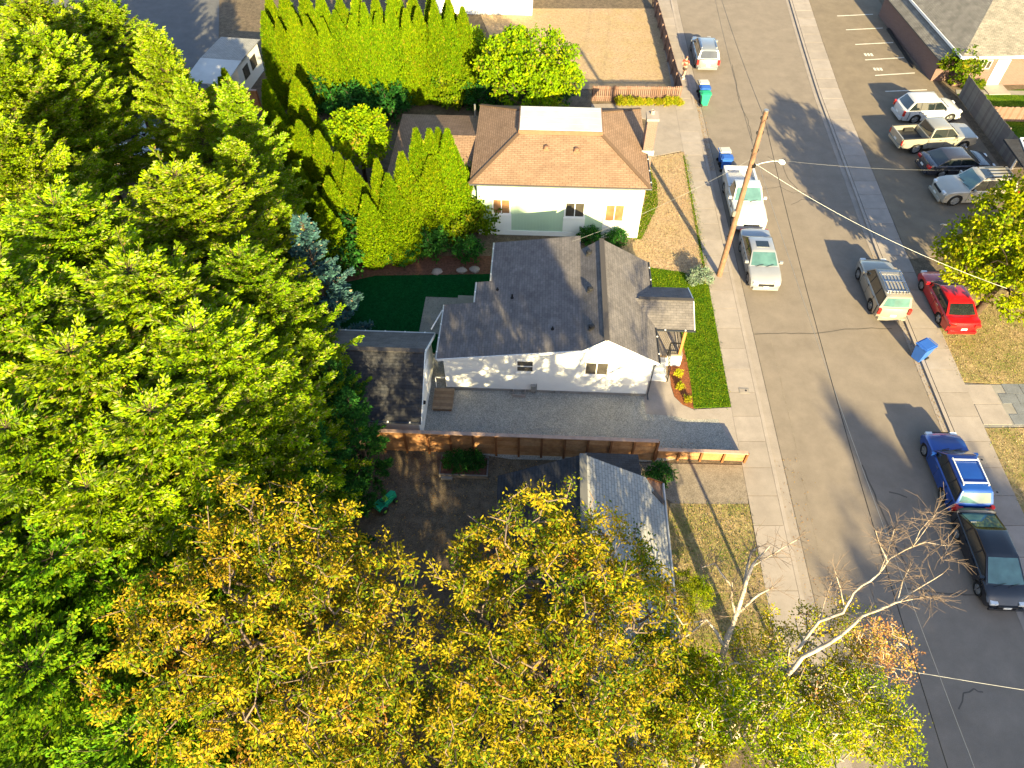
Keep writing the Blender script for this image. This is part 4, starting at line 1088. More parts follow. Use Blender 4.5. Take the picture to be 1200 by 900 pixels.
# dark evergreens in the shade between wood and garage
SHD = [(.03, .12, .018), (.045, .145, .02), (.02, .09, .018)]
shw = fir_meshes(41, 7, 2.4, SHD, [3, 2, 2], dens=1.6, leaf=(.17, .07), droop=.15)
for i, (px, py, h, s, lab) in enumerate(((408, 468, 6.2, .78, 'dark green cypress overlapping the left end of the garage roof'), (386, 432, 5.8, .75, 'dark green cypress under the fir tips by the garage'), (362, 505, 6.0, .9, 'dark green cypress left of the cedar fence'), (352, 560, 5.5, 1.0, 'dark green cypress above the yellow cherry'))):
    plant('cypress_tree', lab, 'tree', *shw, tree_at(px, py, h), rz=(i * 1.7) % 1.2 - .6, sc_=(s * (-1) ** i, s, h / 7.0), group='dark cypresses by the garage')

# arborvitae rows
ARB = [(0.167, 0.265, 0.001), (0.132, 0.235, 0.001), (0.229, 0.300, 0.002), (0.088, 0.180, 0.002), (0.264, 0.220, 0.020)]
ARBW = [4, 4, 2, 2, .35]
arbs = [column_meshes(51, 6, .95, ARB, ARBW, 16000), column_meshes(52, 6, .85, ARB, ARBW, 15000), column_meshes(53, 6, 1.05, ARB, ARBW, 17000)]
rn = random.Random(12)
def arb(px, py, h, s, label, group, base_from_tip=True):
    w_, c_ = arbs[rn.randrange(3)]
    plant('arborvitae', label, 'tree', w_, c_, tree_at(px, py, h), lm='hedge_leaf', rz=rn.uniform(-.7, .7), sc_=(s, s, h / 6.0), group=group)
ORD = ('leftmost', 'second from the left', 'third from the left', 'fourth from the left', 'fifth from the left', 'sixth from the left', 'seventh from the left', 'eighth from the left', 'ninth from the left', 'tenth from the left', 'eleventh from the left', 'twelfth from the left', 'thirteenth from the left', 'fourteenth from the left', 'rightmost')
G1 = 'tall sunlit arborvitae row along the upper edge'
for k in range(15):
    x = -17.2 + k * .98
    w_, c_ = arbs[k % 3]; h = rn.uniform(6.6, 7.6)
    plant('arborvitae', 'sunlit arborvitae of the tall row along the upper edge, ' + ORD[k], 'tree', w_, c_, (x + rn.uniform(-.15, .15), 50.6 + rn.uniform(-.3, .3) + .06 * k, .05), lm='hedge_leaf', rz=rn.uniform(-.7, .7), sc_=(1.0, 1.0, h / 6), group=G1)
for k in range(11):
    x = -17.6 + k * 1.3
    w_, c_ = arbs[(k + 1) % 3]; h = rn.uniform(6.8, 7.8)
    plant('arborvitae', 'arborvitae in the file behind the tall upper row, ' + ORD[k], 'tree', w_, c_, (x, 53.6 + rn.uniform(-.5, .5), .05), lm='hedge_leaf', rz=rn.uniform(-.7, .7), sc_=(1.15, 1.15, h / 6), group='second file of arborvitae at the upper edge')
G2 = 'arborvitae row between the wood and the back lawn'
ROW = sorted(((262, 82, 6.5), (258, 92, 6.0), (310, 95, 6.2), (345, 92, 6.0), (282, 150, 5.0), (296, 142, 5.6), (321, 132, 6.4), (340, 150, 6.0), (350, 143, 6.2), (372, 155, 6.2), (395, 180, 5.6), (384, 208, 5.0), (408, 190, 6.0), (418, 205, 5.2), (441, 188, 6.2), (454, 205, 6.0), (470, 180, 6.6), (487, 152, 6.8), (503, 153, 6.8), (513, 152, 6.6), (524, 153, 7.0), (532, 172, 6.0), (505, 185, 5.6), (462, 225, 5.0), (428, 230, 5.0), (375, 235, 5.2), (345, 190, 5.2), (360, 215, 5.0)))
CL = ((0, 335, 'shaded group near the white roofed shed'), (335, 425, 'group right of the pointed firs'), (425, 480, 'group left of the wing roof'), (480, 900, 'group in front of the wing roof'))
for c0, c1, cn in CL:
    for k, (px, py, h) in enumerate([q for q in ROW if c0 <= q[0] < c1]):
        arb(px, py, h, rn.uniform(.85, 1.1), 'flame shaped arborvitae, ' + ORD[k] + ' of the ' + cn, G2)

# broadleaf trees and shrubs
LIME = [(0.213, 0.344, 0.002), (0.165, 0.300, 0.002), (0.106, 0.225, 0.003), (0.307, 0.388, 0.003), (0.361, 0.312, 0.030)]
LIMEW = [4, 3, 2, 2, .3]
def pt(px, py, z): p = at(px, py, z); return (p.x, p.y, .05)
w_, c_ = broad_meshes(61, 8, [(0, 0, 4.8, 3.6, 3.2, 2.6), (1.2, -.4, 4.2, 2.4, 2.2, 1.9), (-1.4, .3, 5.2, 2.4, 2.2, 1.9)], 620, .22, LIME, LIMEW, leaf=(.22, .14), per=34, spread=.38, twig_r=.010)
plant('maple_tree', 'round lime green maple above the tan roof', 'tree', w_, c_, pt(622, 84, 4.6), lm='broad_leaf')
w_, c_ = broad_meshes(62, 5.5, [(0, 0, 3.4, 2.0, 1.9, 1.9), (.7, .4, 3.8, 1.3, 1.3, 1.3)], 330, .14, LIME, LIMEW, leaf=(.2, .12), per=34, spread=.36)
plant('maple_tree', 'small bright maple between the hedge rows left of the wing roof', 'tree', w_, c_, pt(420, 165, 3.2), lm='broad_leaf')
plant('maple_tree', 'small maple at the upper edge right of the tall hedge', 'tree', w_, c_, pt(545, 62, 3.0), lm='broad_leaf', rz=.4, sc_=(.9, .9, .9))
w_, c_ = broad_meshes(63, 7.5, [(0, 0, 4.6, 3.0, 3.0, 2.6), (1.4, -1.0, 4.0, 2.4, 2.3, 2.0), (-1.6, .2, 3.8, 1.9, 2.0, 1.6), (0, .9, 5.9, 1.7, 1.7, 1.4), (-.2, -1.7, 3.6, 2.2, 1.8, 1.6)], 900, .2, [(.29, .35, .002), (.38, .39, .003), (.17, .25, .003), (.46, .40, .04)], [4, 3, 3, .6], leaf=(.17, .11), per=34, spread=.34, twig_r=.010)
plant('street_tree', 'yellow green street tree over the red car', 'tree', w_, c_, (26.2, 28.4, .05), lm='broad_leaf', sc_=(1.15, 1.15, 1.18))
plant('street_tree', 'second yellow green street tree cut by the right edge', 'tree', w_, c_, (31.2, 28.0, .05), lm='broad_leaf', rz=.6, sc_=(-.95, .95, .9))
# shrub masses
SHB = [(.11, .185, .003), (.165, .22, .003), (.07, .14, .004), (.25, .24, .01)]
shr = [broad_meshes(71, 2.4, [(0, 0, 1.2, 1.2, 1.1, 1.1)], 80, .05, SHB, [3, 3, 2, .6], leaf=(.17, .1), per=30, spread=.3, z_split=.15),
       broad_meshes(72, 2.8, [(0, 0, 1.5, 1.3, 1.2, 1.3), (.5, .3, 1.3, .9, .9, .9)], 90, .05, SHB, [3, 3, 2, .6], leaf=(.2, .11), per=30, spread=.32, z_split=.15)]
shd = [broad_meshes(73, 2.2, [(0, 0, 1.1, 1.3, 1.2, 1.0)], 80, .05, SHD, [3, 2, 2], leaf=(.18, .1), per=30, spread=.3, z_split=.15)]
for i, (px, py, z, s, k, lab) in enumerate(((545, 235, 2.2, 1.3, 1, 'yellow green shrub at the left corner of the sage green house'), (520, 240, 2.2, 1.3, 0, 'yellow green shrub next to the left one at the green house corner'), (560, 262, 1.8, 1.15, 1, 'broad leaved shrub below the left window of the green house'), (535, 275, 1.5, 1.1, 0, 'large leaved shrub at the bark border right end'),
        (528, 108, 2.4, 1.2, 0, 'round sunlit shrub at the foot of the tall hedge, near the dark fence'), (1122, 88, 2.0, 1.15, 1, 'clipped bright shrub at the corner of the brick building'), (1190, 82, 1.5, 1.0, 0, 'leafy shrub beside the white door of the brick building'), (1132, 100, .8, .5, 0, 'low plant below the brick wall'), (1148, 100, .8, .5, 1, 'low plant beside the brick building step'),
        (475, 268, 2.0, 1.2, 0, 'shrub in the row above the bark border'), (440, 262, 2.0, 1.2, 1, 'shrub under the arborvitae above the bark border'))):
    w_, c_ = shr[k]
    plant('shrub', lab, 'shrub', w_, c_, pt(px, py, z * .5), lm='broad_leaf', rz=(i * .9) % 1.4 - .7, sc_=s * z / 2.2 + .15)
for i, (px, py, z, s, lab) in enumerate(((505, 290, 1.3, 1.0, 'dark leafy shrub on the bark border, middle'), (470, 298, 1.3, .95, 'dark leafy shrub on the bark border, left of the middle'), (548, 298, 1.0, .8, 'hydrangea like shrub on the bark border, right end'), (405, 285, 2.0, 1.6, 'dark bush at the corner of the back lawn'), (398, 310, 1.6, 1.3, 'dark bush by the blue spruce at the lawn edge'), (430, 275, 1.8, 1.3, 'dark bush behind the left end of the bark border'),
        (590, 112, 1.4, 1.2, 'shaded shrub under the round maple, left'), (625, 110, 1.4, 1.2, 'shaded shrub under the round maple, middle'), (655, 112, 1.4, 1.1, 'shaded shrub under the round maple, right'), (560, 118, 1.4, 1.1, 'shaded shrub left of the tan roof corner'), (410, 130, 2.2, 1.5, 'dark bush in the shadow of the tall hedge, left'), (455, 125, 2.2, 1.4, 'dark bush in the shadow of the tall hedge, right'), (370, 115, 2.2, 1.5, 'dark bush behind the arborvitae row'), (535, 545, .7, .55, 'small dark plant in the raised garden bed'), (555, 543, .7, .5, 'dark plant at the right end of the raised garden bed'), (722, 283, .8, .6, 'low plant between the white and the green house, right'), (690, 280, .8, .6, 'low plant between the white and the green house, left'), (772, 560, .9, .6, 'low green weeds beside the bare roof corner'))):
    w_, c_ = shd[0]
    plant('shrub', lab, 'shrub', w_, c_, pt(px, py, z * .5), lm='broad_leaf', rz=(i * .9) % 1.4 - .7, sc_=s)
BLB = [(.20, .27, .19), (.26, .33, .25), (.13, .19, .13)]
w_, c_ = broad_meshes(75, 1.3, [(0, 0, .55, .75, .7, .5)], 90, .03, BLB, [3, 2, 2], leaf=(.11, .05), per=34, spread=.18, z_split=.2)
plant('lavender_bush', 'round silvery bush at the foot of the utility pole', 'bush', w_, c_, pt(819, 328, .3), lm='broad_leaf', sc_=1.05)
LIM = [(.45, .42, .02), (.36, .38, .02), (.5, .4, .03)]
w_, c_ = broad_meshes(76, .5, [(0, 0, .22, .24, .24, .2)], 30, .012, LIM, [3, 2, 1], leaf=(.07, .04), per=26, spread=.09, z_split=.2, twig_r=.004)
for i, (px, py, lab) in enumerate(((795, 438, 'small lime green plant in the orange mulch, nearest the porch'), (797, 453, 'small lime green plant in the orange mulch, middle of three'), (806, 468, 'small lime green plant in the orange mulch, nearest the driveway'))):
    plant('bedding_plant', lab, 'plant', w_, c_, pt(px, py, .2), lm='broad_leaf', rz=i, sc_=1.0, group='plants in the mulch bed')
w_, c_ = broad_meshes(77, .7, [(0, 0, .3, .45, .3, .3)], 50, .01, [(.33, .33, .012), (.26, .30, .012), (.40, .30, .03)], [3, 3, 1], leaf=(.12, .05), per=26, spread=.15, z_split=.2, twig_r=.004)
for i in range(7):
    x = 12.7 - i * .72
    plant('fence_weed', 'yellow green weed along the sunlit picket fence, ' + ORD[6 - i], 'plant', w_, c_, (x, 51.05, .1), lm='broad_leaf', rz=(i * 1.1) % 1.2 - .6, sc_=rn.uniform(.85, 1.25), group='weeds along the picket fence')

# the big yellow cherries in front
CHY = [(0.421, 0.326, 0.014), (0.498, 0.365, 0.022), (0.326, 0.287, 0.012), (0.144, 0.203, 0.007), (0.067, 0.128, 0.007), (0.459, 0.237, 0.036)]
CHW = [4, 2.0, 3, 4.4, 2.2, .3]
CK = dict(leaf=(.135, .056), per=46, spread=.30, droop=-.5, z_split=.22, twig_r=.008, leafless=.09)
w_, c_ = broad_meshes(81, 12, [(0, 0, 8.0, 4.7, 4.3, 2.6), (-2.4, -.8, 8.0, 3.0, 3.0, 2.3), (1.9, .4, 8.0, 2.5, 2.6, 2.1), (-.4, 2.5, 8.9, 2.9, 2.3, 2.2), (1.3, -2.3, 7.8, 3.1, 2.8, 2.3)], 1550, .3, CHY, CHW, **CK)
plant('cherry_tree', 'broad yellow leaved cherry at lower left of the middle', 'tree', w_, c_, pt(322, 728, 8.3), lm='broad_leaf', wm='twig')
w_, c_ = broad_meshes(82, 12.5, [(0, 0, 8.2, 4.0, 3.6, 2.4), (1.9, .2, 8.0, 2.1, 2.5, 2.1), (-1.9, 1.2, 8.8, 2.0, 2.1, 2.1), (0, 2.3, 9.8, 2.0, 1.8, 1.9), (1.7, 1.4, 9.2, 1.5, 1.6, 1.8), (-.8, -2.0, 8.0, 3.0, 2.6, 2.2)], 1200, .3, CHY, CHW, **CK)
plant('cherry_tree', 'broad yellow leaved cherry over the pale grey roof', 'tree', w_, c_, pt(650, 728, 8.6), lm='broad_leaf', wm='twig')
w_, c_ = broad_meshes(85, 9.5, [(0, 0, 5.6, 3.8, 2.6, 2.2), (2.0, .4, 5.4, 2.4, 2.2, 1.8), (-2.2, .4, 5.4, 2.4, 2.2, 1.8)], 700, .24, CHY, CHW, **CK)
plant('cherry_tree', 'yellow leaved cherry at the bottom edge between the two broad ones', 'tree', w_, c_, pt(470, 872, 6.0), lm='broad_leaf', wm='twig')
plant('cherry_tree', 'yellow leaved cherry at the bottom edge below the pale grey roof', 'tree', w_, c_, pt(740, 890, 6.0), lm='broad_leaf', wm='twig', rz=.5, sc_=(-.9, .9, 1))

# birch with half bare white limbs at lower right
BIR = [(.47, .40, .012), (.36, .36, .012), (.20, .27, .012), (.56, .42, .09), (.56, .28, .11)]
w_, c_ = broad_meshes(83, 10.5, [(0, 0, 6.1, 1.9, 1.9, 1.6), (1.2, .8, 6.4, 1.2, 1.3, 1.1), (-1.2, .2, 5.4, 1.3, 1.4, 1.4), (.3, -1.6, 5.6, 1.7, 1.7, 1.6)], 420, .17, BIR, [3, 3, 3, .9, .3], leaf=(.085, .05), per=36, spread=.27, twig_r=.008, leafless=.2, z_split=.35)
plant('birch_tree', 'yellow green birch at lower right with bare white limbs over the road', 'tree', w_, c_, pt(945, 772, 5.9), lm='broad_leaf', wm='pale_bark')
w_, c_ = broad_meshes(84, 8.5, [(0, 0, 7.2, .9, .8, .75), (.5, -.4, 6.9, .9, .8, .8)], 190, .08, [(.56, .25, .11), (.6, .34, .14), (.42, .35, .05)], [3, 2, 2], leaf=(.075, .04), per=20, spread=.26, twig_r=.007, leafless=.2, z_split=.5)
plant('red_tipped_tree', 'sparse rusty red foliaged tree beside the road at lower right', 'tree', w_, c_, pt(1022, 748, 7.2), lm='broad_leaf', wm='pale_bark')
SMB = [(.20, .28, .004), (.30, .33, .004), (.11, .19, .006), (.42, .37, .01)]
w_, c_ = broad_meshes(86, 10, [(0, 0, 6.5, 1.7, 1.5, 1.4), (-1.3, -.4, 6.1, 1.4, 1.3, 1.2), (.9, -.6, 6.3, 1.1, 1.1, 1.1)], 430, .15, SMB, [3, 3, 2, 1], leaf=(.085, .05), per=38, spread=.24, twig_r=.008, z_split=.4)
plant('birch_tree', 'green birch at the bottom edge below the rusty tree', 'tree', w_, c_, pt(1000, 832, 6.5), lm='broad_leaf', wm='pale_bark')
w_, c_ = broad_meshes(87, 9.5, [(0, 0, 7.6, 1.5, 1.4, 1.2), (-1.1, .3, 7.2, 1.1, 1.1, 1.0), (.6, -1.2, 7.3, 1.3, 1.2, 1.1)], 360, .15, SMB, [3, 3, 2, 1.4], leaf=(.09, .052), per=38, spread=.25, twig_r=.008, z_split=.4)
plant('birch_tree', 'yellowish birch at the bottom edge beside the bare tree', 'tree', w_, c_, pt(892, 826, 7.6), lm='broad_leaf', wm='pale_bark')
smb = broad_meshes(78, 3.4, [(0, 0, 2.0, 1.7, 1.6, 1.5), (.6, .3, 2.4, 1.0, 1.0, .9)], 300, .07, SMB, [3, 3, 2, .5], leaf=(.1, .058), per=34, spread=.24, z_split=.15)
for i, (px, py, h, s, lab) in enumerate(((795, 815, 5.0, 1.0, 'green bush at the bottom edge left of the bare tree'), (812, 690, 2.4, .8, 'dark green bush behind the bare tree'))):
    plant('shrub', lab, 'shrub', *smb, pt(px, py, h * .6), lm='broad_leaf', rz=(i * 1.4) % 1.4 - .7, sc_=s * h / 3.4)

def limb_tree(name, label, limbs, wm, twigs=0, seed=1, foot=None):
    """a bare tree drawn limb by limb: each limb is ((px, py, z, radius), ...)"""
    t = thing(name, label, 'tree', foot)
    O = Vector(foot); rng = random.Random(seed)
    tips = []
    for li, limb in enumerate(limbs):
        pts = [at(p[0], p[1], p[2]) - O if len(p) == 4 else Vector(p[:3]) - O for p in limb]
        rs = [p[3] for p in limb]
        Q, RR = [], []
        for a_, b_, ra, rb in zip(pts, pts[1:], rs, rs[1:]):
            for k in range(3):
                f = k / 3; j = .02 if k else 0
                Q.append(a_.lerp(b_, f) + Vector((rng.uniform(-1, 1), rng.uniform(-1, 1), rng.uniform(-1, 1))) * j * (b_ - a_).length); RR.append(ra + (rb - ra) * f)
        Q.append(pts[-1]); RR.append(rs[-1])
        MB().tube(Q, RR, 8).build('limb' if li else 'trunk', wm, t, smooth=60)
        tips.append((Q, RR))
    if twigs:
        A, B, ra, rb = [], [], [], []
        for Q, RR in tips:
            for _ in range(twigs):
                k = rng.randrange(max(1, len(Q) // 2), len(Q)); p = Q[k]
                d = Vector((rng.gauss(.25, .7), rng.gauss(.1, .7), rng.gauss(.25, .5)))
                L = rng.uniform(.2, .7)
                q = p + d.normalized() * L
                A.append(p); B.append(q); ra.append(.009); rb.append(.004)
                for _2 in range(3):
                    d2 = d + Vector((rng.gauss(0, .6), rng.gauss(0, .6), rng.gauss(-.2, .5)))
                    b0 = p.lerp(q, rng.uniform(.3, 1)); A.append(b0); B.append(b0 + d2.normalized() * L * .6); ra.append(.005); rb.append(.003)
        tw = link('twigs', frusta_mesh('twigs', A, B, ra, rb, 4), 'twig', t); tw['kind'] = 'stuff'
    return t
ft = at(822, 868, 4.4)
limb_tree('bare_tree', 'leafless pale barked tree at the bottom right of the pale grey roof', [
    [(ft.x + .1, ft.y - .6, .05, .12, 0), (838, 812, 5.6, 0.107), (846, 775, 6.6, 0.107), (852, 748, 7.3, 0.092), (862, 722, 8.0, 0.070), (872, 692, 8.8, 0.064), (882, 662, 9.6, 0.043), (902, 640, 10.2, 0.014)],
    [(850, 758, 7.1, 0.070), (835, 735, 7.6, 0.043), (828, 726, 7.9, 0.031), (805, 745, 7.8, 0.021), (780, 762, 7.6, 0.010)],
    [(852, 752, 7.2, 0.070), (862, 722, 7.8, 0.057), (872, 712, 8.1, 0.043), (890, 696, 8.5, 0.035), (906, 688, 8.8, 0.010)],
    [(872, 690, 8.8, 0.049), (875, 668, 9.2, 0.043), (880, 648, 9.6, 0.035), (888, 640, 9.9, 0.014)],
    [(862, 722, 8.0, 0.043), (857, 700, 8.4, 0.031), (858, 682, 8.8, 0.010)],
    [(858, 688, 8.6, 0.029), (845, 672, 8.9, 0.025), (838, 660, 9.1, 0.021), (822, 665, 9.0, 0.010)],
    [(828, 726, 7.9, 0.025), (800, 732, 8.0, 0.018), (784, 705, 8.3, 0.014), (775, 695, 8.5, 0.010)],
    [(880, 665, 9.4, 0.021), (905, 650, 9.8, 0.014), (935, 632, 10.1, 0.010)],
], 'pale_bark', twigs=24, seed=5, foot=(ft.x, ft.y, .05))
ft = at(800, 905, 5.0)
limb_tree('leaning_bare_tree', 'leaning bare white limbed tree reaching over the road at lower right', [
    [(ft.x - .3, ft.y - .6, .05, .11, 0), (845, 862, 6.2, 0.077), (885, 822, 6.7, 0.071), (915, 800, 7.0, 0.077), (940, 770, 7.8, 0.066), (985, 745, 8.4, 0.050), (1010, 722, 9.0, 0.041), (1038, 711, 9.5, 0.035), (1052, 705, 9.7, 0.031), (1075, 690, 10.1, 0.021), (1105, 672, 10.5, 0.008)],
    [(935, 762, 7.6, 0.050), (960, 728, 8.3, 0.046), (988, 718, 8.7, 0.041), (1000, 695, 9.1, 0.031), (1030, 672, 9.7, 0.025), (1042, 655, 10.0, 0.025), (1070, 640, 10.5, 0.015), (1098, 600, 11.1, 0.008)],
    [(1052, 705, 9.7, 0.021), (1058, 680, 10.0, 0.015), (1065, 667, 10.3, 0.008)],
    [(1050, 706, 9.7, 0.021), (1070, 702, 10.0, 0.015), (1091, 698, 10.2, 0.008)],
    [(1040, 658, 10.0, 0.021), (1032, 640, 10.3, 0.015), (1026, 622, 10.6, 0.008)],
    [(1060, 645, 10.3, 0.015), (1085, 635, 10.7, 0.013), (1112, 640, 10.9, 0.010), (1104, 656, 10.8, 0.008)],
    [(1068, 642, 10.4, 0.013), (1078, 622, 10.8, 0.010), (1094, 604, 11.1, 0.008)],
    [(990, 716, 8.7, 0.021), (985, 690, 9.1, 0.015), (978, 668, 9.4, 0.008)],
    [(1030, 672, 9.7, 0.015), (1040, 650, 10.1, 0.010), (1048, 620, 10.5, 0.008)],
    [(960, 730, 8.2, 0.021), (968, 700, 8.6, 0.010), (975, 680, 8.9, 0.008)],
    [(945, 842, 5.6, 0.056), (965, 838, 5.9, 0.050), (985, 834, 6.1, 0.035)],
], 'pale_bark', twigs=24, seed=9, foot=(ft.x, ft.y, .05))

# trees standing outside the frame that throw the long shadows across the plots and the road
OUTF = [(29.4, -32.5, 20.4, 1.2, 0, 'tall fir outside the frame that shades the road'), (31.2, -33.0, 17.8, 1.4, 2, 'second tall fir outside the frame that shades the road'), (32.8, -31.0, 17.8, 1.4, 2, 'third tall fir outside the frame that shades the road'), (30.6, -37.5, 20.5, 1.6, 2, 'fourth tall fir outside the frame that shades the road'), (33.6, -36.5, 20.0, 1.6, 2, 'fifth tall fir outside the frame that shades the road'), (27.5, -40.0, 19.5, 1.5, 2, 'sixth tall fir outside the frame that shades the road'),
        (27.6, -19.0, 13.4, .85, 2, 'dense fir outside the lower right corner, nearest the road'), (28.8, -25.0, 16.0, .95, 2, 'dense fir outside the lower right corner, middle'), (30.8, -21.5, 14.2, 1.0, 2, 'dense fir outside the lower right corner, farthest right'), (29.6, -15.0, 12.5, .9, 2, 'lower fir outside the lower right corner'),
        (-13.0, -3.5, 8.0, 1.2, 2, 'fir outside the lower edge, leftmost'), (-7.0, -4.5, 8.5, 1.2, 2, 'fir outside the lower edge, second from the left'), (-1.5, -4.5, 8.5, 1.2, 2, 'fir outside the lower edge, third from the left'), (4.0, -4.0, 8.5, 1.2, 2, 'fir outside the lower edge, rightmost')]
for i, (x, y, h, s, k, lab) in enumerate(OUTF):
    w_, c_ = firs[k]
    plant('fir_tree', lab, 'tree', w_, c_, (x, y, .05), rz=i, sc_=(s, s, h / 14.0), group='firs outside the frame')

# a tall high-crowned tree behind the drone: its crown shades the roof of the white house
w_, c_ = broad_meshes(91, 18.8, [(0, 0, 16.7, 1.9, 2.0, 1.7), (.7, .3, 15.9, 1.3, 1.4, 1.2), (-.9, -.2, 17.2, 1.1, 1.2, 1.4)], 330, .24, SMB, [3, 2, 3, .5], leaf=(.22, .14), per=34, spread=.4, twig_r=.012, z_split=.72)
plant('poplar_tree', 'tall high crowned tree outside the lower edge', 'tree', w_, c_, (8.7, -6.2, .05), lm='broad_leaf', sc_=(1, 1, .97))
# ------------------------------------------------------------------ grass blades, straw and fallen leaves: too many to count
def inside(poly, x, y):
    r = np.zeros(len(x), bool); n = len(poly)
    for i in range(n):
        (x0, y0), (x1, y1) = poly[i], poly[(i + 1) % n]
        if y0 == y1: continue
        c = ((y0 > y) != (y1 > y)) & (x < (x1 - x0) * (y - y0) / (y1 - y0) + x0); r ^= c
    return r
def blades(name, label, sheet_name, dens, hgt, m, seed, spill=.07, cols=None, wts=None):
    o = bpy.data.objects[sheet_name]; me = o.data
    zt = max(v.co.z for v in me.vertices)
    poly = [(v.co.x, v.co.y) for v in me.vertices if abs(v.co.z - zt) < 1e-5]
    rng = np.random.default_rng(seed); xs = np.array([q[0] for q in poly]); ys = np.array([q[1] for q in poly])
    n = int((xs.max() - xs.min()) * (ys.max() - ys.min()) * dens)
    x, y = rng.uniform(xs.min(), xs.max(), n), rng.uniform(ys.min(), ys.max(), n)
    k = inside(poly, x, y); x, y = x[k], y[k]; n = len(x)
    x += rng.normal(0, spill, n); y += rng.normal(0, spill, n)
    P = np.stack([x, y, np.full(n, zt - .01)], 1)
    D = np.stack([rng.normal(0, .6, n), rng.normal(0, .6, n), np.full(n, .9)], 1)
    C = tints(rng, n, cols, wts, .25)
    b = link('grass', leaf_mesh('grass', P, D, rng.normal(0, 1, (n, 3)) + SUNWARD, hgt * rng.uniform(.5, 1.4, n), np.full(n, .022) * rng.uniform(.7, 1.6, n), C), 'hedge_leaf')
    b['kind'] = 'stuff'; b['label'] = label; b['category'] = 'grass'
GRN = [(.11, .19, .003), (.19, .25, .005), (.05, .11, .003), (.32, .29, .03)]
STR = [(.48, .35, .21), (.37, .26, .15), (.54, .41, .27), (.15, .18, .02)]
blades('g', 'short bright grass of the front lawn', 'front_lawn', 420, .07, None, 1, cols=GRN, wts=[4, 3, 2, .4])
blades('g', 'weeds of the strip beside the left sidewalk', 'weedy_verge', 330, .10, None, 2, .12, GRN, [3, 3, 2, 1])
blades('g', 'grass against the sage green house', 'house_verge', 330, .10, None, 3, .14, GRN, [3, 3, 2, 1.5])
blades('g', 'dry straw of the lawn by the sage green house', 'dry_lawn', 170, .08, None, 4, .1, STR, [4, 3, 2, .25])
blades('g', 'straw and grass beside the pale grey roof', 'neighbour_lawn', 170, .09, None, 5, .1, GRN + STR, [3, 2, 2, 1, 2, 2, 1, 1])
blades('g', 'straw and grass under the right hand street tree', 'right_lawn', 110, .08, None, 6, .12, GRN + STR, [1.5, 1, 1, 1, 4, 3, 2, 1])
blades('g', 'straw and grass of the lower right lawn', 'lower_right_lawn', 110, .08, None, 7, .12, GRN + STR, [1.5, 1, 1, 1, 4, 3, 2, 1])
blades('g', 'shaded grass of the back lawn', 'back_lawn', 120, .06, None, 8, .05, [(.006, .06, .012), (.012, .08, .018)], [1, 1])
def litter(label, x0, x1, y0, y1, n, seed, z, edge=None):
    rng = np.random.default_rng(seed); y = rng.uniform(y0, y1, n)
    x = rng.uniform(x0, x1, n) if edge is None else np.array([edge(v) for v in y]) + np.abs(rng.normal(0, abs(x1 - x0), n)) * np.sign(x1 - x0) + x0
    P = np.stack([x, y, z + rng.uniform(.002, .02, n)], 1); D = np.stack([rng.normal(0, 1, n), rng.normal(0, 1, n), rng.normal(0, .15, n)], 1)
    b = link('leaf_litter', leaf_mesh('leaf_litter', P, D, np.array([0, 0, 1.]) + rng.normal(0, .25, (n, 3)), .07 * rng.uniform(.5, 1.3, n), .04 * rng.uniform(.6, 1.3, n), tints(rng, n, [(.42, .25, .07), (.33, .17, .05), (.48, .34, .08), (.22, .13, .06)], [3, 2, 2, 2], .2)), 'hedge_leaf')
    b['kind'] = 'stuff'; b['label'] = label; b['category'] = 'leaves'
litter('dry fallen leaves along the left kerb below the bins', -.42, -.18, 42.5, 52, 900, 1, .013, XL)
litter('dry fallen leaves along the left kerb near the bare tree', -.40, .2, 10, 19, 170, 2, .013, XL)
litter('scattered leaves along the right kerb', .30, .12, 18, 34, 420, 3, .013, XR)
litter('fallen leaves scattered over the shaded dirt yard', -6.5, 1.5, 12.5, 19.0, 1500, 4, .08)
litter('leaves scattered over the gravel driveway edge', -5, 9, 19.0, 19.7, 160, 5, .105)

# ------------------------------------------------------------------ vehicles
SL = (-1, -.94, -.78, -.4, 0, .4, .78, .94, 1)
def wheel_meshes(r=.33, wd=.22):
    ty = MB().lathe([(r * .66, -wd / 2 + .01), (r * .93, -wd / 2), (r, -wd / 4), (r, wd / 4), (r * .93, wd / 2), (r * .66, wd / 2 - .01)], 'Y', 20).mesh('tyre')
    b = MB().lathe([(r * .68, wd * .40), (r * .62, wd * .42), (r * .60, wd * .2), (r * .2, wd * .24), (r * .16, wd * .36), (0, wd * .36)], 'Y', 20)
    for k in range(5):
        t = k * 2 * math.pi / 5; c, s = math.cos(t), math.sin(t)
        b.bar((c * r * .12, wd * .36, s * r * .12), (c * r * .63, wd * .37, s * r * .63), .05, .07, (c, 0, s) if False else (0, 1, 0))
    return ty, b.mesh('rim')
WHEELS = {r: wheel_meshes(r, w_) for r, w_ in ((.32, .2), (.36, .24), (.41, .27))}
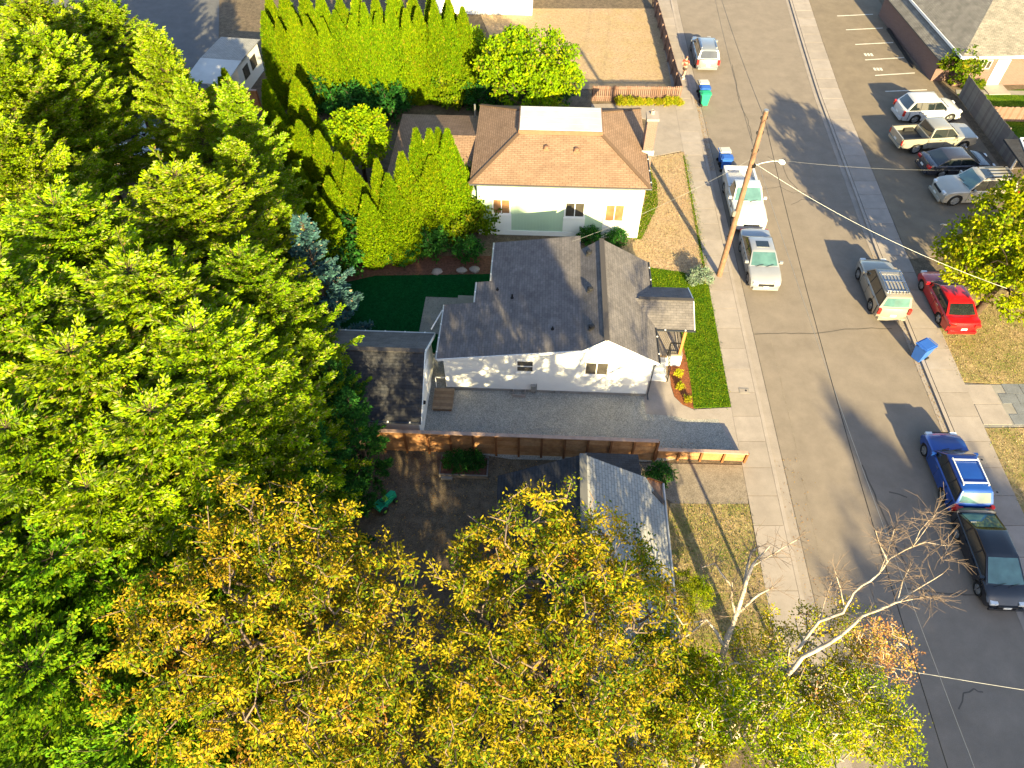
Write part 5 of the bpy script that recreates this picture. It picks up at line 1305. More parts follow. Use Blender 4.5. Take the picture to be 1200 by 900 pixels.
def vehicle(label, cat, loc, heading, L, W, H, color, style, **k):
    """heading: direction the front points, degrees from +x. Body lofted from its side outline, cabin, glass, wheels, lamps."""
    t = thing(k.get('name', 'parked_car'), label, cat, (loc[0], loc[1], k.get('z', 0.0)), R(heading), k.get('group', 'parked vehicles'))
    h2 = L / 2; wr = k.get('wheel', .32); wb = k.get('wheelbase', L * .575); fx = k.get('fx', h2 - .19 * L); rx = fx - wb
    belt = k.get('belt', .95); hoodz = k.get('hood', .9); cowl = k.get('cowl', .25 * L); sill = k.get('sill', .24)
    trunkz = k.get('trunk', belt + .06); tail = k.get('tail', -h2 + .28 * L * .5)
    bedfloor = k.get('bedfloor')
    # lower body outline, rear bottom -> over the top -> front bottom
    if style == 'pickup':
        cabr = k['cabr']
        prof = [(-h2 + .03, sill + .12), (-h2, sill + .3), (-h2 + .0, bedfloor - .02), (-h2 + .04, bedfloor), (cabr - .02, bedfloor), (cabr, belt), (cowl, belt), (cowl + .35 * (h2 - cowl), hoodz + .03), (h2 - .22, hoodz - .04), (h2 - .05, hoodz - .2), (h2, hoodz - .4), (h2 - .02, sill + .05)]
    else:
        prof = [(-h2 + .05, sill + .04), (-h2, sill + .28), (-h2 + .03, trunkz - .22), (-h2 + .10, trunkz - .05), (-h2 + .24, trunkz), (tail, belt + .02), (cowl, belt), (cowl + .45 * (h2 - cowl), hoodz), (h2 - .28, hoodz - .1), (h2 - .06, hoodz - .26), (h2, hoodz - .42), (h2 - .04, sill + .02)]
    ar = wr + .07
    bot = []
    for cx in (fx, rx):
        bot.append((cx + ar, sill))
        for j in range(1, 8):
            a_ = math.pi * j / 8; bot.append((cx + ar * math.cos(a_), wr + ar * math.sin(a_) * .96))
        bot.append((cx - ar, sill))
    def mp(x, z, s, top):
        e = abs(x) / h2
        w_ = W / 2 * (1 - .07 * e ** 6) * (1 - .05 * max(0, (.45 - z) / .3))
        dz = {1.0: .075, .94: .022, .78: .004}.get(abs(s), 0) if top else 0
        x2 = x - math.copysign(1, x) * .17 * abs(s) ** 4 * e ** 10
        return (x2, w_ * s, z - dz)
    b = MB(); n = len(prof)
    tops = [z > belt - .35 for (x, z) in prof]
    grid = [[mp(x, z, s, tp) for s in SL] for (x, z), tp in zip(prof, tops)]
    for i in range(n - 1):
        for j in range(len(SL) - 1):
            b.face([grid[i][j], grid[i + 1][j], grid[i + 1][j + 1], grid[i][j + 1]])
    for s in (-1, 1):
        pts = [mp(x, z, s, tp) for (x, z), tp in zip(prof, tops)] + [mp(x, z, s, False) for (x, z) in bot]
        b.face(pts if s < 0 else pts[::-1])
    me = b.mesh('body')
    bm = bmesh.new(); bm.from_mesh(me); bmesh.ops.remove_doubles(bm, verts=bm.verts, dist=1e-4)
    bmesh.ops.triangulate(bm, faces=[f for f in bm.faces if len(f.verts) > 4], ngon_method='EAR_CLIP'); bmesh.ops.recalc_face_normals(bm, faces=bm.faces)
    bm.to_mesh(me); bm.free()
    body = link('body', me, color, t, 32)
    MB().box(-h2 + .25, h2 - .25, -W * .40, W * .40, sill - .06, sill + .34).build('underbody', 'plastic_black', t)
    # cabin
    cb = k['cabin']                                   # (rear base x, rear roof x, front roof x, front base x)
    wb0, wr0 = W / 2 * k.get('cab_w', .955), W / 2 * k.get('roof_w', .74)
    zb = belt - .02
    def cw(z): return wb0 + (wr0 - wb0) * (z - zb) / (H - zb)
    cp = [(cb[0], zb), (cb[1] - .02, H - .07), (cb[1] + .1, H - .012), ((cb[1] + cb[2]) / 2, H), (cb[2] - .12, H - .012), (cb[2], H - .05), (cb[3], zb)]
    g = MB(); S2 = (-1, -.88, -.5, 0, .5, .88, 1)
    gr = [[(x - (.05 * s * s if i in (0, 6) else 0) * (1 if x > 0 else -1), cw(z) * s, z - ({1: .045, .88: .008}.get(abs(s), 0) if i in (2, 3, 4) else 0)) for s in S2] for i, (x, z) in enumerate(cp)]
    for i in range(len(cp) - 1):
        for j in range(len(S2) - 1): g.face([gr[i][j], gr[i + 1][j], gr[i + 1][j + 1], gr[i][j + 1]])
    for s in (0, -1):
        pts = [gr[i][s] for i in range(len(cp))]; g.face(pts if s == 0 else pts[::-1])
    g.build('cabin', k.get('roofcolor', color), t, 38, weld=True)
    gl = k.get('glass', 'car_glass')
    def front_glass(xa, za, xb, zb_, name, m, f0=.06, f1=.93, wf=.90):
        """glass laid on the sloping end of the cabin from base (xa, za) to roof (xb, zb_)"""
        q = MB(); rows = []
        d = Vector((xb - xa, 0, zb_ - za)); nrm = Vector((d.z, 0, -d.x)).normalized()
        if nrm.x * xa < 0: nrm = -nrm
        for f in (f0, (f0 + f1) / 2, f1):
            z = za + (zb_ - za) * f; x = xa + (xb - xa) * f; w_ = cw(z) * wf
            rows.append([(x - (.05 * s * s * (1 - f)) * (1 if x > 0 else -1) + nrm.x * .014, w_ * s, z + nrm.z * .014) for s in (-1, -.5, 0, .5, 1)])
        for i in range(2):
            for j in range(4): q.face([rows[i][j], rows[i][j + 1], rows[i + 1][j + 1], rows[i + 1][j]])
        return q.build(name, m, t, 50, weld=True)
    ws = front_glass(cb[3], zb, cb[2], H - .05, 'windshield', k.get('ws', gl))
    MB().bar((cb[3] + .03, -wb0 * .6, belt + .03), (cb[3] - .1, -.05, belt + .10), .02).bar((cb[3] + .03, wb0 * .1, belt + .03), (cb[3] - .1, wb0 * .6, belt + .10), .02).build('wiper', 'plastic_black', ws)
    front_glass(cb[0], zb, cb[1] - .02, H - .07, 'rear_window', k.get('rw', gl), .1, .9, .86)
    # side windows between the pillars
    z0, z1 = belt + .03, H - .13
    def xe(z, rear): 
        f = (z - zb) / (H - .06 - zb)
        return (cb[0] + (cb[1] - cb[0]) * f + .13) if rear else (cb[3] + (cb[2] - cb[3]) * f - .11)
    splits = k.get('pillars', [(cb[0] + cb[3]) / 2 + .05])
    for s in (-1, 1):
        q = [(x, s * (cw(z) + .006), z) for (x, z) in ((xe(z0, True) - .05, z0 - .02), (xe(z0, False) + .05, z0 - .02), (xe(z1, False) + .03, z1 + .025), (xe(z1, True) - .03, z1 + .025))]
        MB().face(q if s > 0 else q[::-1]).build('window_surround', 'plastic_black', t)
        edges = [None] + splits + [None]
        for i in range(len(edges) - 1):
            q = []
            for (z, lo) in ((z0, 1), (z0, 0), (z1, 0), (z1, 1)):
                e = edges[i] if lo else edges[i + 1]
                x = (xe(z, True) if lo else xe(z, False)) if e is None else (e + (.04 if lo else -.04))
                q.append((x, s * (cw(z) + .012), z))
            if q[1][0] - q[0][0] < .12 and q[2][0] - q[3][0] < .12: continue
            MB().face(q if s > 0 else q[::-1]).build('side_window', gl, t)
    # wheels
    ty, rm = WHEELS[wr]
    for cx in (fx, rx):
        for s in (-1, 1):
            w_ = link('wheel', ty, 'rubber', t, 50); w_.location = (cx, s * (W / 2 - .125), wr); w_.rotation_euler = (0, random.uniform(0, 1), 0)
            if s < 0: w_.rotation_euler = (0, 0, math.pi)
            link('rim', rm, k.get('rim', 'alloy'), w_, 40)
    # lamps, bumpers, mirrors, plates
    hz_ = hoodz - .24
    for s in (-1, 1):
        MB().box(h2 - .34, h2 - .055, s * W * .33 - .15, s * W * .33 + .15, hz_ - .06, hz_ + .065).build('headlight', 'lamp_clear', t)
        tz_ = trunkz - .22
        if style in ('suv', 'van'): MB().box(-h2 + .03, -h2 + .16, s * W * .455 - .075, s * W * .455 + .075, tz_ - .2, tz_ + .16).build('taillight', 'lamp_red', t)
        elif style == 'pickup': MB().box(-h2 - .01, -h2 + .1, s * W * .455 - .07, s * W * .455 + .07, tz_ - .25, tz_ + .08).build('taillight', 'lamp_red', t)
        else: MB().box(-h2 + .01, -h2 + .2, s * W * .37 - .16, s * W * .37 + .16, tz_ - .07, tz_ + .09).build('taillight', 'lamp_red', t)
        m_ = MB(); m_.box(cb[3] - .38, cb[3] - .26, s * (W / 2 + .09) - .1, s * (W / 2 + .09) + .1, belt + .0, belt + .15); m_.bar((cb[3] - .3, s * (W / 2 - .06), belt + .02), (cb[3] - .3, s * (W / 2 + .05), belt + .05), .05)
        m_.build('mirror', k.get('mirror', color), t)
        for hx in k.get('handles', [(cb[0] + cb[3]) / 2 - .35, (cb[0] + cb[3]) / 2 + .55]):
            MB().box(hx - .09, hx + .09, s * W / 2 - .02 if s > 0 else s * W / 2 - .018, s * W / 2 + .018 if s > 0 else s * W / 2 + .02, belt - .17, belt - .135).build('door_handle', k.get('handle_mat', 'chrome'), t)
    MB().box(h2 - .07, h2 + .01, -W * .24, W * .24, hz_ - .16, hz_ - .03).build('grille', k.get('grille', 'plastic_black'), t)
    MB().box(h2 - .06, h2 + .03, -W * .40, W * .40, sill + .0, sill + .16).build('bumper', k.get('bump', color), t)
    MB().box(-h2 - .03, -h2 + .08, -W * .42, W * .42, sill + .03, sill + .2).build('bumper', k.get('rbump', k.get('bump', color)), t)
    MB().box(h2 + .005, h2 + .035, -.16, .16, sill + .17, sill + .28).build('number_plate', 'plate', t)
    MB().box(-h2 - .02, -h2 + .02, -.16, .16, sill + .3, sill + .42).build('number_plate', 'plate', t)
    # seams of doors, hood and boot as thin dark gaps
    sm = MB()
    for s in (-1, 1):
        for xx in k.get('seams', [cb[3] - .12] + splits + [cb[0] + .28]):
            sm.box(xx - .008, xx + .008, s * (W / 2 - .035), s * (W / 2 + .0035), sill + .1, belt - .08)
    sm.build('door_gap', 'plastic_black', t)
    if k.get('sunroof'):
        MB().box(cb[2] - .85, cb[2] - .3, -wr0 * .55, wr0 * .55, H - .02, H + .012).build('sunroof', 'car_glass', t)
    if k.get('rails'):
        r_ = MB()
        for s in (-1, 1): r_.bar((cb[1] + .25, s * wr0 * .86, H + .045), (cb[2] - .25, s * wr0 * .86, H + .045), .04); r_.box(cb[1] + .25, cb[1] + .33, s * wr0 * .86 - .02, s * wr0 * .86 + .02, H - .04, H + .03); r_.box(cb[2] - .33, cb[2] - .25, s * wr0 * .86 - .02, s * wr0 * .86 + .02, H - .04, H + .03)
        for i in range(k.get('bars', 0)):
            x = cb[1] + .35 + i * (cb[2] - cb[1] - .7) / max(1, k['bars'] - 1); r_.bar((x, -wr0 * .86, H + .06), (x, wr0 * .86, H + .06), .05, .03)
        for i in range(k.get('slats', 0)):
            y = -wr0 * .7 + i * wr0 * 1.4 / max(1, k['slats'] - 1); r_.bar((cb[1] + .2, y, H + .02), (cb[1] + .2 + (cb[2] - cb[1]) * .62, y, H + .02), .035, .03)
        r_.build('roof_rack', k.get('rack', 'chrome'), t)
    if style == 'pickup':
        bh = k.get('bedh', belt)
        for s in (-1, 1):
            q = MB(); q.prism([(-h2 + .04, s * W * .495), (cabr - .04, s * W * .495), (cabr - .04, s * W * .43), (-h2 + .04, s * W * .43)], bedfloor - .05, bh); q.build('bed_side', color, t)
            MB().box(-h2 + .06, cabr - .05, min(s * W * .42, s * W * .5), max(s * W * .42, s * W * .5), bh, bh + .02).build('bed_rail', k.get('railmat', 'plastic_black'), t)
        MB().box(-h2 + .0, -h2 + .08, -W * .44, W * .44, bedfloor - .1, bh).build('tailgate', color, t)
        MB().box(cabr - .06, cabr - .0, -W * .44, W * .44, bedfloor - .05, bh).build('bed_front', color, t)
        MB().box(-h2 + .09, cabr - .07, -W * .425, W * .425, bedfloor - .005, bedfloor + .02).build('bed_liner', k.get('liner', 'plastic_black'), t)
        for s in (-1, 1): MB().box(rx - .34, rx + .34, min(s * W * .32, s * W * .425), max(s * W * .32, s * W * .425), bedfloor, bedfloor + .2).build('wheel_well', k.get('liner', 'plastic_black'), t)
    return t
paint('paint_silver', (.34, .35, .37)); paint('paint_white', (.52, .52, .52), 0, .3); paint('paint_tan', (.34, .31, .26)); paint('paint_red', (.42, .008, .012), .15)
paint('paint_blue', (.012, .07, .33), .35); paint('paint_black', (.014, .016, .022), .2, .2); paint('paint_grey', (.24, .26, .29)); paint('paint_champagne', (.36, .34, .29)); paint('paint_charcoal', (.07, .07, .085), .5, .25)
paint('paint_pearl', (.44, .41, .35), .3)
HD = 87.4                                             # direction of the street
def along(y, off, right=False): return ((XR(y) if right else XL(y)) + off, y)
vehicle('silver sedan with sunroof and sunshade, parked nose to the viewer by the pole', 'car', along(32.75, 1.18), HD + 180, 4.8, 1.83, 1.45, 'paint_silver', 'sedan', cabin=(-1.72, -.98, .32, 1.18), ws='car_glass_sky_tint', sunroof=True, tail=-1.7, cowl=1.1)
vehicle('white pickup truck parked behind the silver sedan, empty bed', 'truck', along(38.45, 1.12), HD + 180, 5.85, 2.02, 1.9, 'paint_white', 'pickup', name='pickup_truck', wheel=.36, belt=1.18, hood=1.16, cowl=1.05, sill=.36, cabr=-.55, cabin=(-.52, -.42, .32, 1.0), bedfloor=.78, bedh=1.2, roof_w=.78, pillars=[], handles=[-.2], seams=[-.5, .9], ws='car_glass_sky_tint', liner='paint_white', railmat='paint_white', grille='chrome', bump='chrome', wheelbase=3.6, fx=2.0, trunk=1.2)
vehicle('grey crossover at the upper edge, tail to the viewer, left of the road', 'car', (15.95, 58.4), HD, 4.6, 1.83, 1.66, 'paint_grey', 'suv', cabin=(-2.1, -1.75, .35, 1.2), belt=1.02, hood=1.0, trunk=1.05, tail=-2.0, cowl=1.1, rails=True, pillars=[-1.1, .0], wheel=.36)
vehicle('tan boxy off road wagon with slatted roof rack, tail to the viewer', 'car', along(30.15, -.62, True), HD, 4.55, 1.82, 1.78, 'paint_tan', 'suv', cabin=(-2.12, -1.92, .35, .95), belt=1.08, hood=1.08, trunk=1.1, tail=-2.05, cowl=.95, rails=True, slats=6, bars=3, pillars=[-1.15, -.15], wheel=.36, rim='alloy', rack='chrome', rw='car_glass_sky_tint')
vehicle('glossy red sedan half under the street tree', 'car', (24.75, 29.1), HD + 2, 4.7, 1.82, 1.44, 'paint_red', 'sedan', z=.1, cabin=(-1.7, -1.0, .32, 1.2), tail=-1.7, cowl=1.1)
vehicle('bright blue retro wagon with white roof bars, right side of the road', 'car', along(17.75, -.62, True), HD + 1, 4.3, 1.76, 1.6, 'paint_blue', 'suv', cabin=(-2.0, -1.62, .30, .95), belt=1.0, hood=.98, trunk=1.02, tail=-1.9, cowl=.9, rails=True, bars=2, rack='white_trim', rw='car_glass_sky_tint', pillars=[-1.0, -.05], ws='car_glass')
vehicle('black hatchback nose to the viewer behind the blue wagon', 'car', along(13.45, -.62, True), HD + 180, 4.45, 1.75, 1.5, 'paint_black', 'sedan', cabin=(-2.0, -.85, .35, 1.5), belt=.95, hood=.84, trunk=1.08, tail=-1.9, cowl=1.45, ws='car_glass_sky_tint', rw='car_glass_sky_tint', pillars=[-.95, .1], handle_mat='paint_black')
vehicle('white crossover parked first in the lot, nose to the right', 'car', (31.0, 49.3), 3.5, 4.6, 1.86, 1.68, 'paint_white', 'suv', z=.1, cabin=(-2.1, -1.6, .35, 1.15), belt=1.03, hood=1.0, trunk=1.06, tail=-2.0, cowl=1.1, rails=False, pillars=[-1.1, -.05], wheel=.36)
vehicle('champagne silver crew cab pickup in the lot, nose to the right', 'truck', (30.0, 45.5), 5.5, 5.7, 1.95, 1.84, 'paint_champagne', 'pickup', z=.1, name='pickup_truck', wheel=.41, belt=1.16, hood=1.12, cowl=1.25, sill=.42, cabr=-.95, cabin=(-.92, -.72, .55, 1.35), bedfloor=.82, bedh=1.2, roof_w=.76, pillars=[.28], handles=[-.1, .9], seams=[-.88, .28, 1.2], wheelbase=3.45, fx=1.85, rim='plastic_black', trunk=1.2)
vehicle('dark glossy charcoal sedan in the lot between pickup and beige wagon', 'car', (30.5, 42.5), 3.5, 4.85, 1.86, 1.42, 'paint_charcoal', 'sedan', z=.1, cabin=(-1.95, -1.05, .35, 1.25), tail=-1.9, cowl=1.15, sunroof=False, trunk=1.02)
vehicle('pearl beige off road wagon in the lot, nose to the left', 'car', (30.4, 39.45), 182, 4.95, 1.95, 1.86, 'paint_pearl', 'suv', z=.1, cabin=(-2.25, -2.0, .3, .95), belt=1.12, hood=1.1, trunk=1.15, tail=-2.2, cowl=.95, rails=True, slats=4, sunroof=True, pillars=[-1.15, -.15], wheel=.41, ws='car_glass_sky_tint', rack='metal_black')
# white vehicles glimpsed between the firs
for (px, py, hd, lab) in ((150, 148, 10, 'white vehicle glimpsed between the upper left firs, upper one'), (146, 176, 14, 'white vehicle glimpsed between the upper left firs, lower one')):
    p = at(px, py, 1.6)
    vehicle(lab, 'car', (p.x, p.y), hd, 4.6, 1.85, 1.7, 'paint_white', 'suv', z=.1, cabin=(-2.1, -1.7, .35, 1.15), belt=1.03, hood=1.0, trunk=1.06, tail=-2.0, cowl=1.1, pillars=[-1.1, -.05], wheel=.36, group='white vehicles behind the firs')

# ------------------------------------------------------------------ wheeled bins
def wheeled_bin(label, loc, rz, body_m, lid_m, s=1.0, open_=0):
    t = thing('wheeled_bin', label, 'bin', loc, R(rz), 'wheeled bins at the kerb'); t.scale = (s, s, s)
    b = MB(); b.v = [(-.22, -.24, .06), (.22, -.24, .06), (.22, .22, .06), (-.22, .22, .06), (-.30, -.33, .98), (.30, -.33, .98), (.30, .33, .98), (-.30, .33, .98)]
    b.f = [(0, 3, 2, 1), (4, 5, 6, 7), (0, 1, 5, 4), (1, 2, 6, 5), (2, 3, 7, 6), (3, 0, 4, 7)]; b.uv = [[(0, 0)] * 4] * 6
    b.box(-.32, .32, -.35, .35, .93, .975)
    b.build('body', body_m, t)
    l_ = MB(); l_.prism([(-.33, -.38), (.33, -.38), (.33, .36), (-.33, .36)], .98, 1.02); l_.box(-.26, .26, -.30, .28, 1.02, 1.06); l_.box(-.1, .1, -.42, -.36, .97, 1.01)
    l_.build('lid', lid_m, t)
    MB().tube([(-.26, .34, .96), (-.26, .44, 1.0), (.26, .44, 1.0), (.26, .34, .96)], .02, 6).build('handle', body_m, t)
    for s_ in (-1, 1): MB().lathe([(.0, -.03), (.12, -.03), (.12, .03), (0, .03)], 'X', 12, (s_ * .27, .25, .12)).build('wheel', 'rubber', t)
    MB().tube([(-.27, .25, .12), (.27, .25, .12)], .015, 6).build('axle', 'metal_black', t)
    return t
wheeled_bin('green wheeled bin at the left kerb, nearest the viewer of its group', (14.75, 51.15, 0), 92, 'bin_green', 'bin_green')
wheeled_bin('blue wheeled bin touching the green bin', (14.85, 51.95, 0), 88, 'bin_blue', 'bin_blue')
wheeled_bin('grey lidded bin behind the blue and green bins', (14.85, 52.75, 0), 90, 'plastic_black', 'bin_grey')
wheeled_bin('blue wheeled bin just behind the white pickup', (14.75, 42.65, 0), 85, 'bin_blue', 'bin_blue')
wheeled_bin('grey lidded bin behind the blue bin near the white pickup', (14.75, 43.5, 0), 92, 'bin_blue', 'bin_grey')
wheeled_bin('blue wheeled bin at the right kerb below the tan wagon', (21.95, 25.25, 0), -62, 'bin_blue', 'bin_blue', 1.12)

# ------------------------------------------------------------------ utility pole and wires
pb = Vector((12.38, 31.75, .1))
UP = thing('utility_pole', 'tall leaning looking wooden utility pole with street lamp beside the left kerb', 'pole', pb)
MB().tube([(0, 0, -.05), (-.03, 0, 3.6), (-.08, 0, 7.2), (-.13, 0, 10.6)], [.17, .155, .135, .115], 12).build('post', 'pole_wood', UP, 60)
MB().lathe([(.118, 0), (.118, .05), (0, .06)], n=12, c=(-.13, 0, 10.6)).build('pole_cap', 'metal_grey', UP, 40)
MB().bar((-.1, .0, 7.6), (.1, .05, 7.6), .34, .2).bar((-.25, -.05, 3.0), (.12, .02, 3.0), .05).build('bracket', 'metal_black', UP)
arm = MB().tube([(.03, 0, 7.55), (.5, .02, 7.72), (1.0, .05, 7.8), (1.35, .06, 7.78)], .03, 8).build('lamp_arm', 'metal_grey', UP, 60)
hd = MB(); hd.lathe([(0, .0), (.09, .0), (.16, .06), (.17, .10), (.10, .19), (0, .2)], n=12, c=(1.5, .06, 7.62)); hd.box(1.3, 1.55, 0, .12, 7.74, 7.84)
hd.build('lamp_head', 'plate', arm, 40)
ins = MB()
for (x, z) in ((-.13, 10.2), (-.12, 9.4), (-.1, 8.4)): ins.box(x - .16, x + .16, -.05, .05, z - .04, z + .04); ins.lathe([(0, z + .12), (.05, z + .1), (.05, z), (0, z)], n=8, c=(x + .14, 0, 0)); ins.lathe([(0, z + .12), (.05, z + .1), (.05, z), (0, z)], n=8, c=(x - .14, 0, 0))
ins.build('insulator', 'plastic_black', UP, 40)
MB().box(-.3, -.1, -.1, .1, 4.4, 4.75).build('junction_box', 'metal_grey', UP)
def wire(label, p, q, sag, r, m, n=28, group='overhead wires'):
    p, q = Vector(p), Vector(q)
    pts = []
    for i in range(n + 1):
        f = i / n; v = p.lerp(q, f); v.z -= sag * 4 * f * (1 - f); pts.append(v)
    O = pts[0].copy()
    o = MB().tube([v - O for v in pts], r, 6).build('overhead_wire', m, smooth=60); o.location = O
    return tag(o, label, 'wire', group)
top = pb + Vector((-.1, 0, 10.2))
wire('dark power line from the pole down the street towards the viewer', top, (10.1, -14, 10.3), 1.3, .012, 'metal_black')
wire('dark power line from the pole up the street', top, (15.6, 80, 10.3), 1.2, .012, 'metal_black')
wire('thin lower cable from the pole down the street', pb + Vector((-.1, 0, 8.4)), (12.6, -14, 8.6), 1.0, .007, 'metal_grey')
wire('thin lower cable from the pole up the street', pb + Vector((-.1, 0, 8.4)), (16.6, 80, 8.6), 1.0, .010, 'metal_black')
wire('pale service wire from the pole to the right hand street tree', pb + Vector((.1, 0, 7.7)), tuple(at(1180, 338, 5.2)), .5, .007, 'plate')
wire('pale service wire from the pole to the white house roof', pb + Vector((-.1, 0, 8.0)), tuple(lw(1.9, 30.6, 3.75)), .35, .006, 'wire_grey')
wire('pale wire crossing the road at the bottom right', tuple(at(985, 772, 7.0)), tuple(at(1290, 822, 7.2)), .1, .008, 'wire_grey')
wire('thin wire over the parking lot above the beige wagon', tuple(at(900, 186, 8.0)), tuple(at(1215, 196, 5.5)), .4, .004, 'wire_grey')

# ------------------------------------------------------------------ small things
p = at(1094, 284, 0)
t = thing('parking_sign', 'small pale sign on a post beside the lot under the street tree', 'sign', (p.x, p.y, .1), R(-20))
MB().tube([(0, 0, -.05), (0, 0, 1.3)], .025, 6).build('post', 'metal_grey', t)
MB().bar((-.15, -.05, 1.32), (.15, -.05, 1.32), .03, .46, (0, -.75, .66)).build('sign_plate', 'plate', t)
# raised garden bed and the toy in the dirt yard
GB = Plot('garden_bed', 'wooden raised garden bed in the shaded dirt yard below the fence', 'planter', -2.8, 18.2)
p0, p1, p2 = at(516, 556, .1), at(570, 552, .1), at(518, 534, .1)
a0, b0 = -4.25, 17.55
GB.add(MB().box(a0, a0 + 2.3, b0, b0 + .06, .05, .35), 'board', 'grey_board'); GB.add(MB().box(a0, a0 + 2.3, b0 + 1.05, b0 + 1.11, .05, .35), 'board', 'grey_board')
GB.add(MB().box(a0, a0 + .06, b0 + .06, b0 + 1.05, .05, .35), 'board', 'grey_board_b'); GB.add(MB().box(a0 + 2.24, a0 + 2.3, b0 + .06, b0 + 1.05, .05, .35), 'board', 'grey_board_b')
GB.add(MB().box(a0 + .06, a0 + 2.24, b0 + .06, b0 + 1.05, .05, .28), 'bed_soil', 'bark_mulch')
for (px, py, s_, lab) in ((524, 559, .28, 'flat pale stone by the left corner of the garden bed'), (561, 557, .3, 'flat pale stone by the right corner of the garden bed')):
    q = at(px, py, .1); o = MB().prism([(-s_, -s_ * .5), (s_ * .9, -s_ * .6), (s_, s_ * .4), (-s_ * .8, s_ * .5)], 0, .14).build('stone', 'concrete_grey'); o.location = (q.x, q.y, .07); tag(o, lab, 'stone')
p = at(452, 590, .2)
t = thing('ride_on_toy', 'green ride on toy tractor lying in the dirt yard left of the garden bed', 'toy', (p.x, p.y, .09), R(48))
b = MB(); b.prism([(-.1, -.2), (.55, -.16), (.62, 0), (.55, .16), (-.1, .2)], .18, .42); b.box(.15, .5, -.12, .12, .42, .55); b.build('hood', 'toy_green', t)
b = MB(); b.box(-.5, -.05, -.24, .24, .16, .26); b.box(-.55, -.45, -.22, .22, .26, .62); b.box(-.5, -.1, -.24, -.18, .26, .42); b.box(-.5, -.1, .18, .24, .26, .42); b.build('seat', 'toy_green', t)
MB().box(-.06, .12, -.09, .09, .42, .62).build('dash', 'toy_lime', t)
MB().lathe([(.13, .62), (.15, .635), (.13, .65)], n=12, c=(-.1, 0, 0)).build('steering_wheel', 'plastic_black', t)
for (x, y, r_) in ((-.32, .3, .2), (-.32, -.3, .2), (.4, .24, .13), (.4, -.24, .13)):
    wq = MB().lathe([(0, -.06), (r_, -.06), (r_, .06), (0, .06)], 'Y', 14, (x, y, r_)).build('wheel', 'plastic_black', t)
    MB().lathe([(0, -.07), (r_ * .45, -.07), (r_ * .45, .07), (0, .07)], 'Y', 10, (x, y, r_)).build('hub', 'toy_lime', wq)
# covered grill under the brown fence
p = at(232, 126, .5)
t = thing('covered_grill', 'thing under a pale crumpled cover below the brown board fence', 'cover', (p.x, p.y, .05), 0)
rn2 = random.Random(4); b = MB(); prof = [(.62, 0), (.6, .4), (.55, .8), (.4, 1.0), (0, 1.08)]; b.lathe(prof, n=18)
b.v = [(x * (1 + rn2.uniform(-.1, .1)) * 1.15, y * (1 + rn2.uniform(-.1, .1)) * .8, z + (rn2.uniform(-.05, .05) if z > .1 else 0)) for (x, y, z) in b.v]
b.build('cover_cloth', 'cover', t, 25)
# garden arch beyond the hedge
p = at(526, 92, 0)
t = thing('garden_arbor', 'white garden arbor right of the tall hedge at the upper edge', 'arbor', (p.x, p.y + 1.2, .05), R(10))
for x in (-.22, .22): MB().box(x - .045, x + .045, -.05, .05, 0, 2.1).build('post', 'white_trim', t)
MB().box(-.42, .42, -.14, .14, 2.1, 2.2).box(-.34, .34, -.1, .1, 2.2, 2.28).build('top', 'white_trim', t)
# stones of the bark border
for i, (px, py) in enumerate(((512, 318), (541, 317), (556, 316))):
    q = at(px, py, .15); b = MB().lathe([(.0, -.05), (.26, .0), (.24, .12), (.12, .2), (0, .22)], n=9); rn2 = random.Random(i); b.v = [(x * (1 + rn2.uniform(-.2, .2)) * 1.2, y * (1 + rn2.uniform(-.2, .2)), z) for (x, y, z) in b.v]
    o = b.build('stone', 'rock', None, 50); o.location = (q.x, q.y, .1); tag(o, ('rounded stone on the bark border, leftmost of three', 'rounded stone on the bark border, middle of three', 'rounded stone on the bark border, rightmost of three')[i], 'stone', 'stones on the bark border')

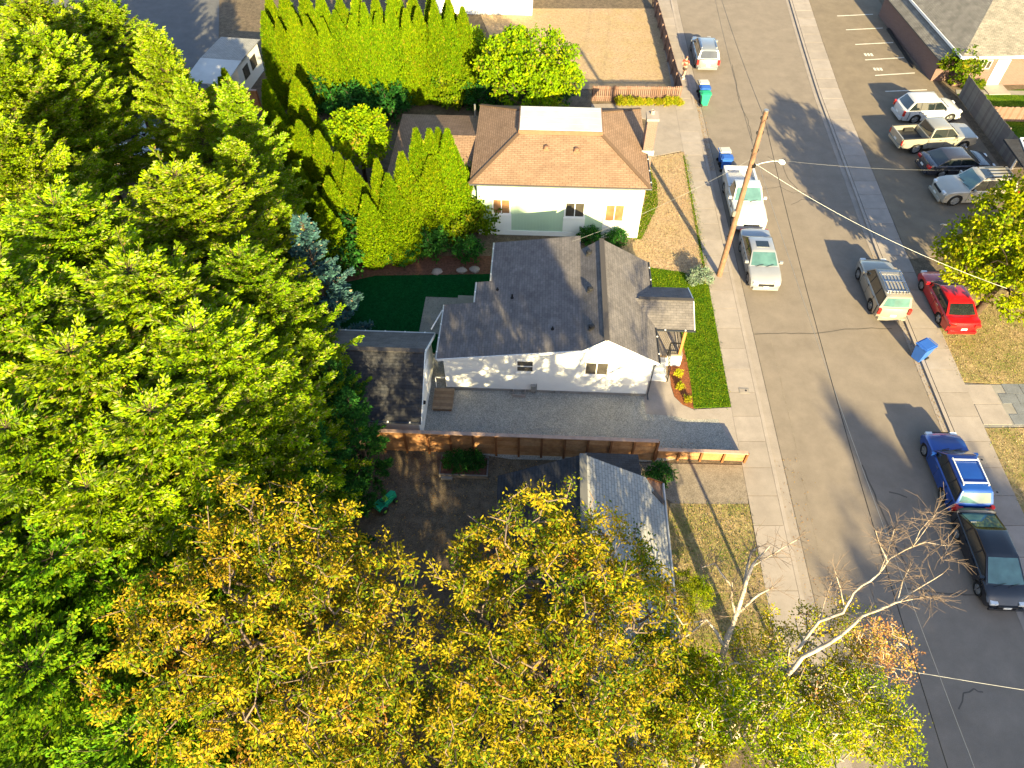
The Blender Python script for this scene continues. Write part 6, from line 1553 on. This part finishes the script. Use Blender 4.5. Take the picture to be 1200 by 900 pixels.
# ------------------------------------------------------------------ person on the sidewalk
p = at(800.5, 91, .12)
PS = thing('person', 'person in a dark red top and dark shorts walking on the upper left sidewalk', 'person', (p.x, p.y, .12), R(60))
def skin(name, verts, edges, m, parent, sub=1):
    me = bpy.data.meshes.new(name); me.from_pydata([v[:3] for v in verts], edges, [])
    o = bpy.data.objects.new(name, me); col.objects.link(o); o.parent = parent
    me.materials.append(MATS[m])
    md = o.modifiers.new('skin', 'SKIN'); md.use_smooth_shade = True
    for i, v in enumerate(verts):
        sv = me.skin_vertices[0].data[i]; sv.radius = (v[3], v[4] if len(v) > 4 else v[3]); sv.use_root = (i == 0)
    if sub: s_ = o.modifiers.new('sub', 'SUBSURF'); s_.levels = sub; s_.render_levels = sub
    return o
V = [(0, 0, .92, .13, .15), (0, 0, 1.08, .11, .13), (0, 0, 1.26, .12, .16), (.0, 0, 1.40, .09, .14), (.01, 0, 1.49, .05), (.02, 0, 1.56, .07), (.03, 0, 1.66, .085), (.02, 0, 1.74, .06),
     (.0, .1, .86, .09), (.12, .1, .48, .06), (.06, .1, .08, .045), (.2, .11, .04, .035), (0, -.1, .86, .09), (-.1, -.1, .48, .06), (-.28, -.1, .1, .045), (-.16, -.11, .04, .035),
     (.0, .2, 1.38, .055), (-.06, .26, 1.12, .042), (.1, .25, .92, .032), (.17, .24, .86, .03), (0, -.2, 1.38, .055), (.05, -.27, 1.12, .042), (.24, -.24, 1.02, .032), (.32, -.22, 1.0, .03)]
Ed = [(0, 1), (1, 2), (2, 3), (3, 4), (4, 5), (5, 6), (6, 7), (0, 8), (8, 9), (9, 10), (10, 11), (0, 12), (12, 13), (13, 14), (14, 15), (3, 16), (16, 17), (17, 18), (18, 19), (3, 20), (20, 21), (21, 22), (22, 23)]
skin('body', V, Ed, 'skin', PS, 2)
skin('shirt', [(0, 0, .95, .145, .165), (0, 0, 1.1, .125, .145), (0, 0, 1.27, .135, .17), (0, 0, 1.41, .10, .15), (0, .2, 1.39, .07), (-.04, .25, 1.22, .06), (0, -.2, 1.39, .07), (.03, -.25, 1.22, .06)], [(0, 1), (1, 2), (2, 3), (3, 4), (4, 5), (3, 6), (6, 7)], 'cloth_red', PS, 2)
skin('shorts', [(0, 0, .95, .14, .16), (0, 0, .88, .14, .16), (.03, .1, .74, .1), (.08, .1, .58, .09), (-.03, -.1, .74, .1), (-.07, -.1, .58, .09)], [(0, 1), (1, 2), (2, 3), (1, 4), (4, 5)], 'cloth_dark', PS, 1)
skin('hair', [(.0, 0, 1.74, .075), (-.04, 0, 1.68, .08), (-.07, 0, 1.58, .05)], [(0, 1), (1, 2)], 'hair_brown', PS, 1)
for y in (-.035, .035): MB().lathe([(0, .012), (.012, .0), (0, -.012)], 'X', 8, (.115, y, 1.665)).build('eye', 'plastic_black', PS)
MB().box(.11, .135, -.012, .012, 1.61, 1.65).build('nose', 'skin', PS); MB().box(.098, .108, -.025, .025, 1.575, 1.585).build('mouth', 'cloth_red', PS)
for (x, y) in ((.15, .1), (-.2, -.1)): MB().prism([(x - .12, y - .045), (x + .13, y - .045), (x + .16, y), (x + .13, y + .045), (x - .12, y + .045)], .0, .075).build('shoe', 'plate', PS)
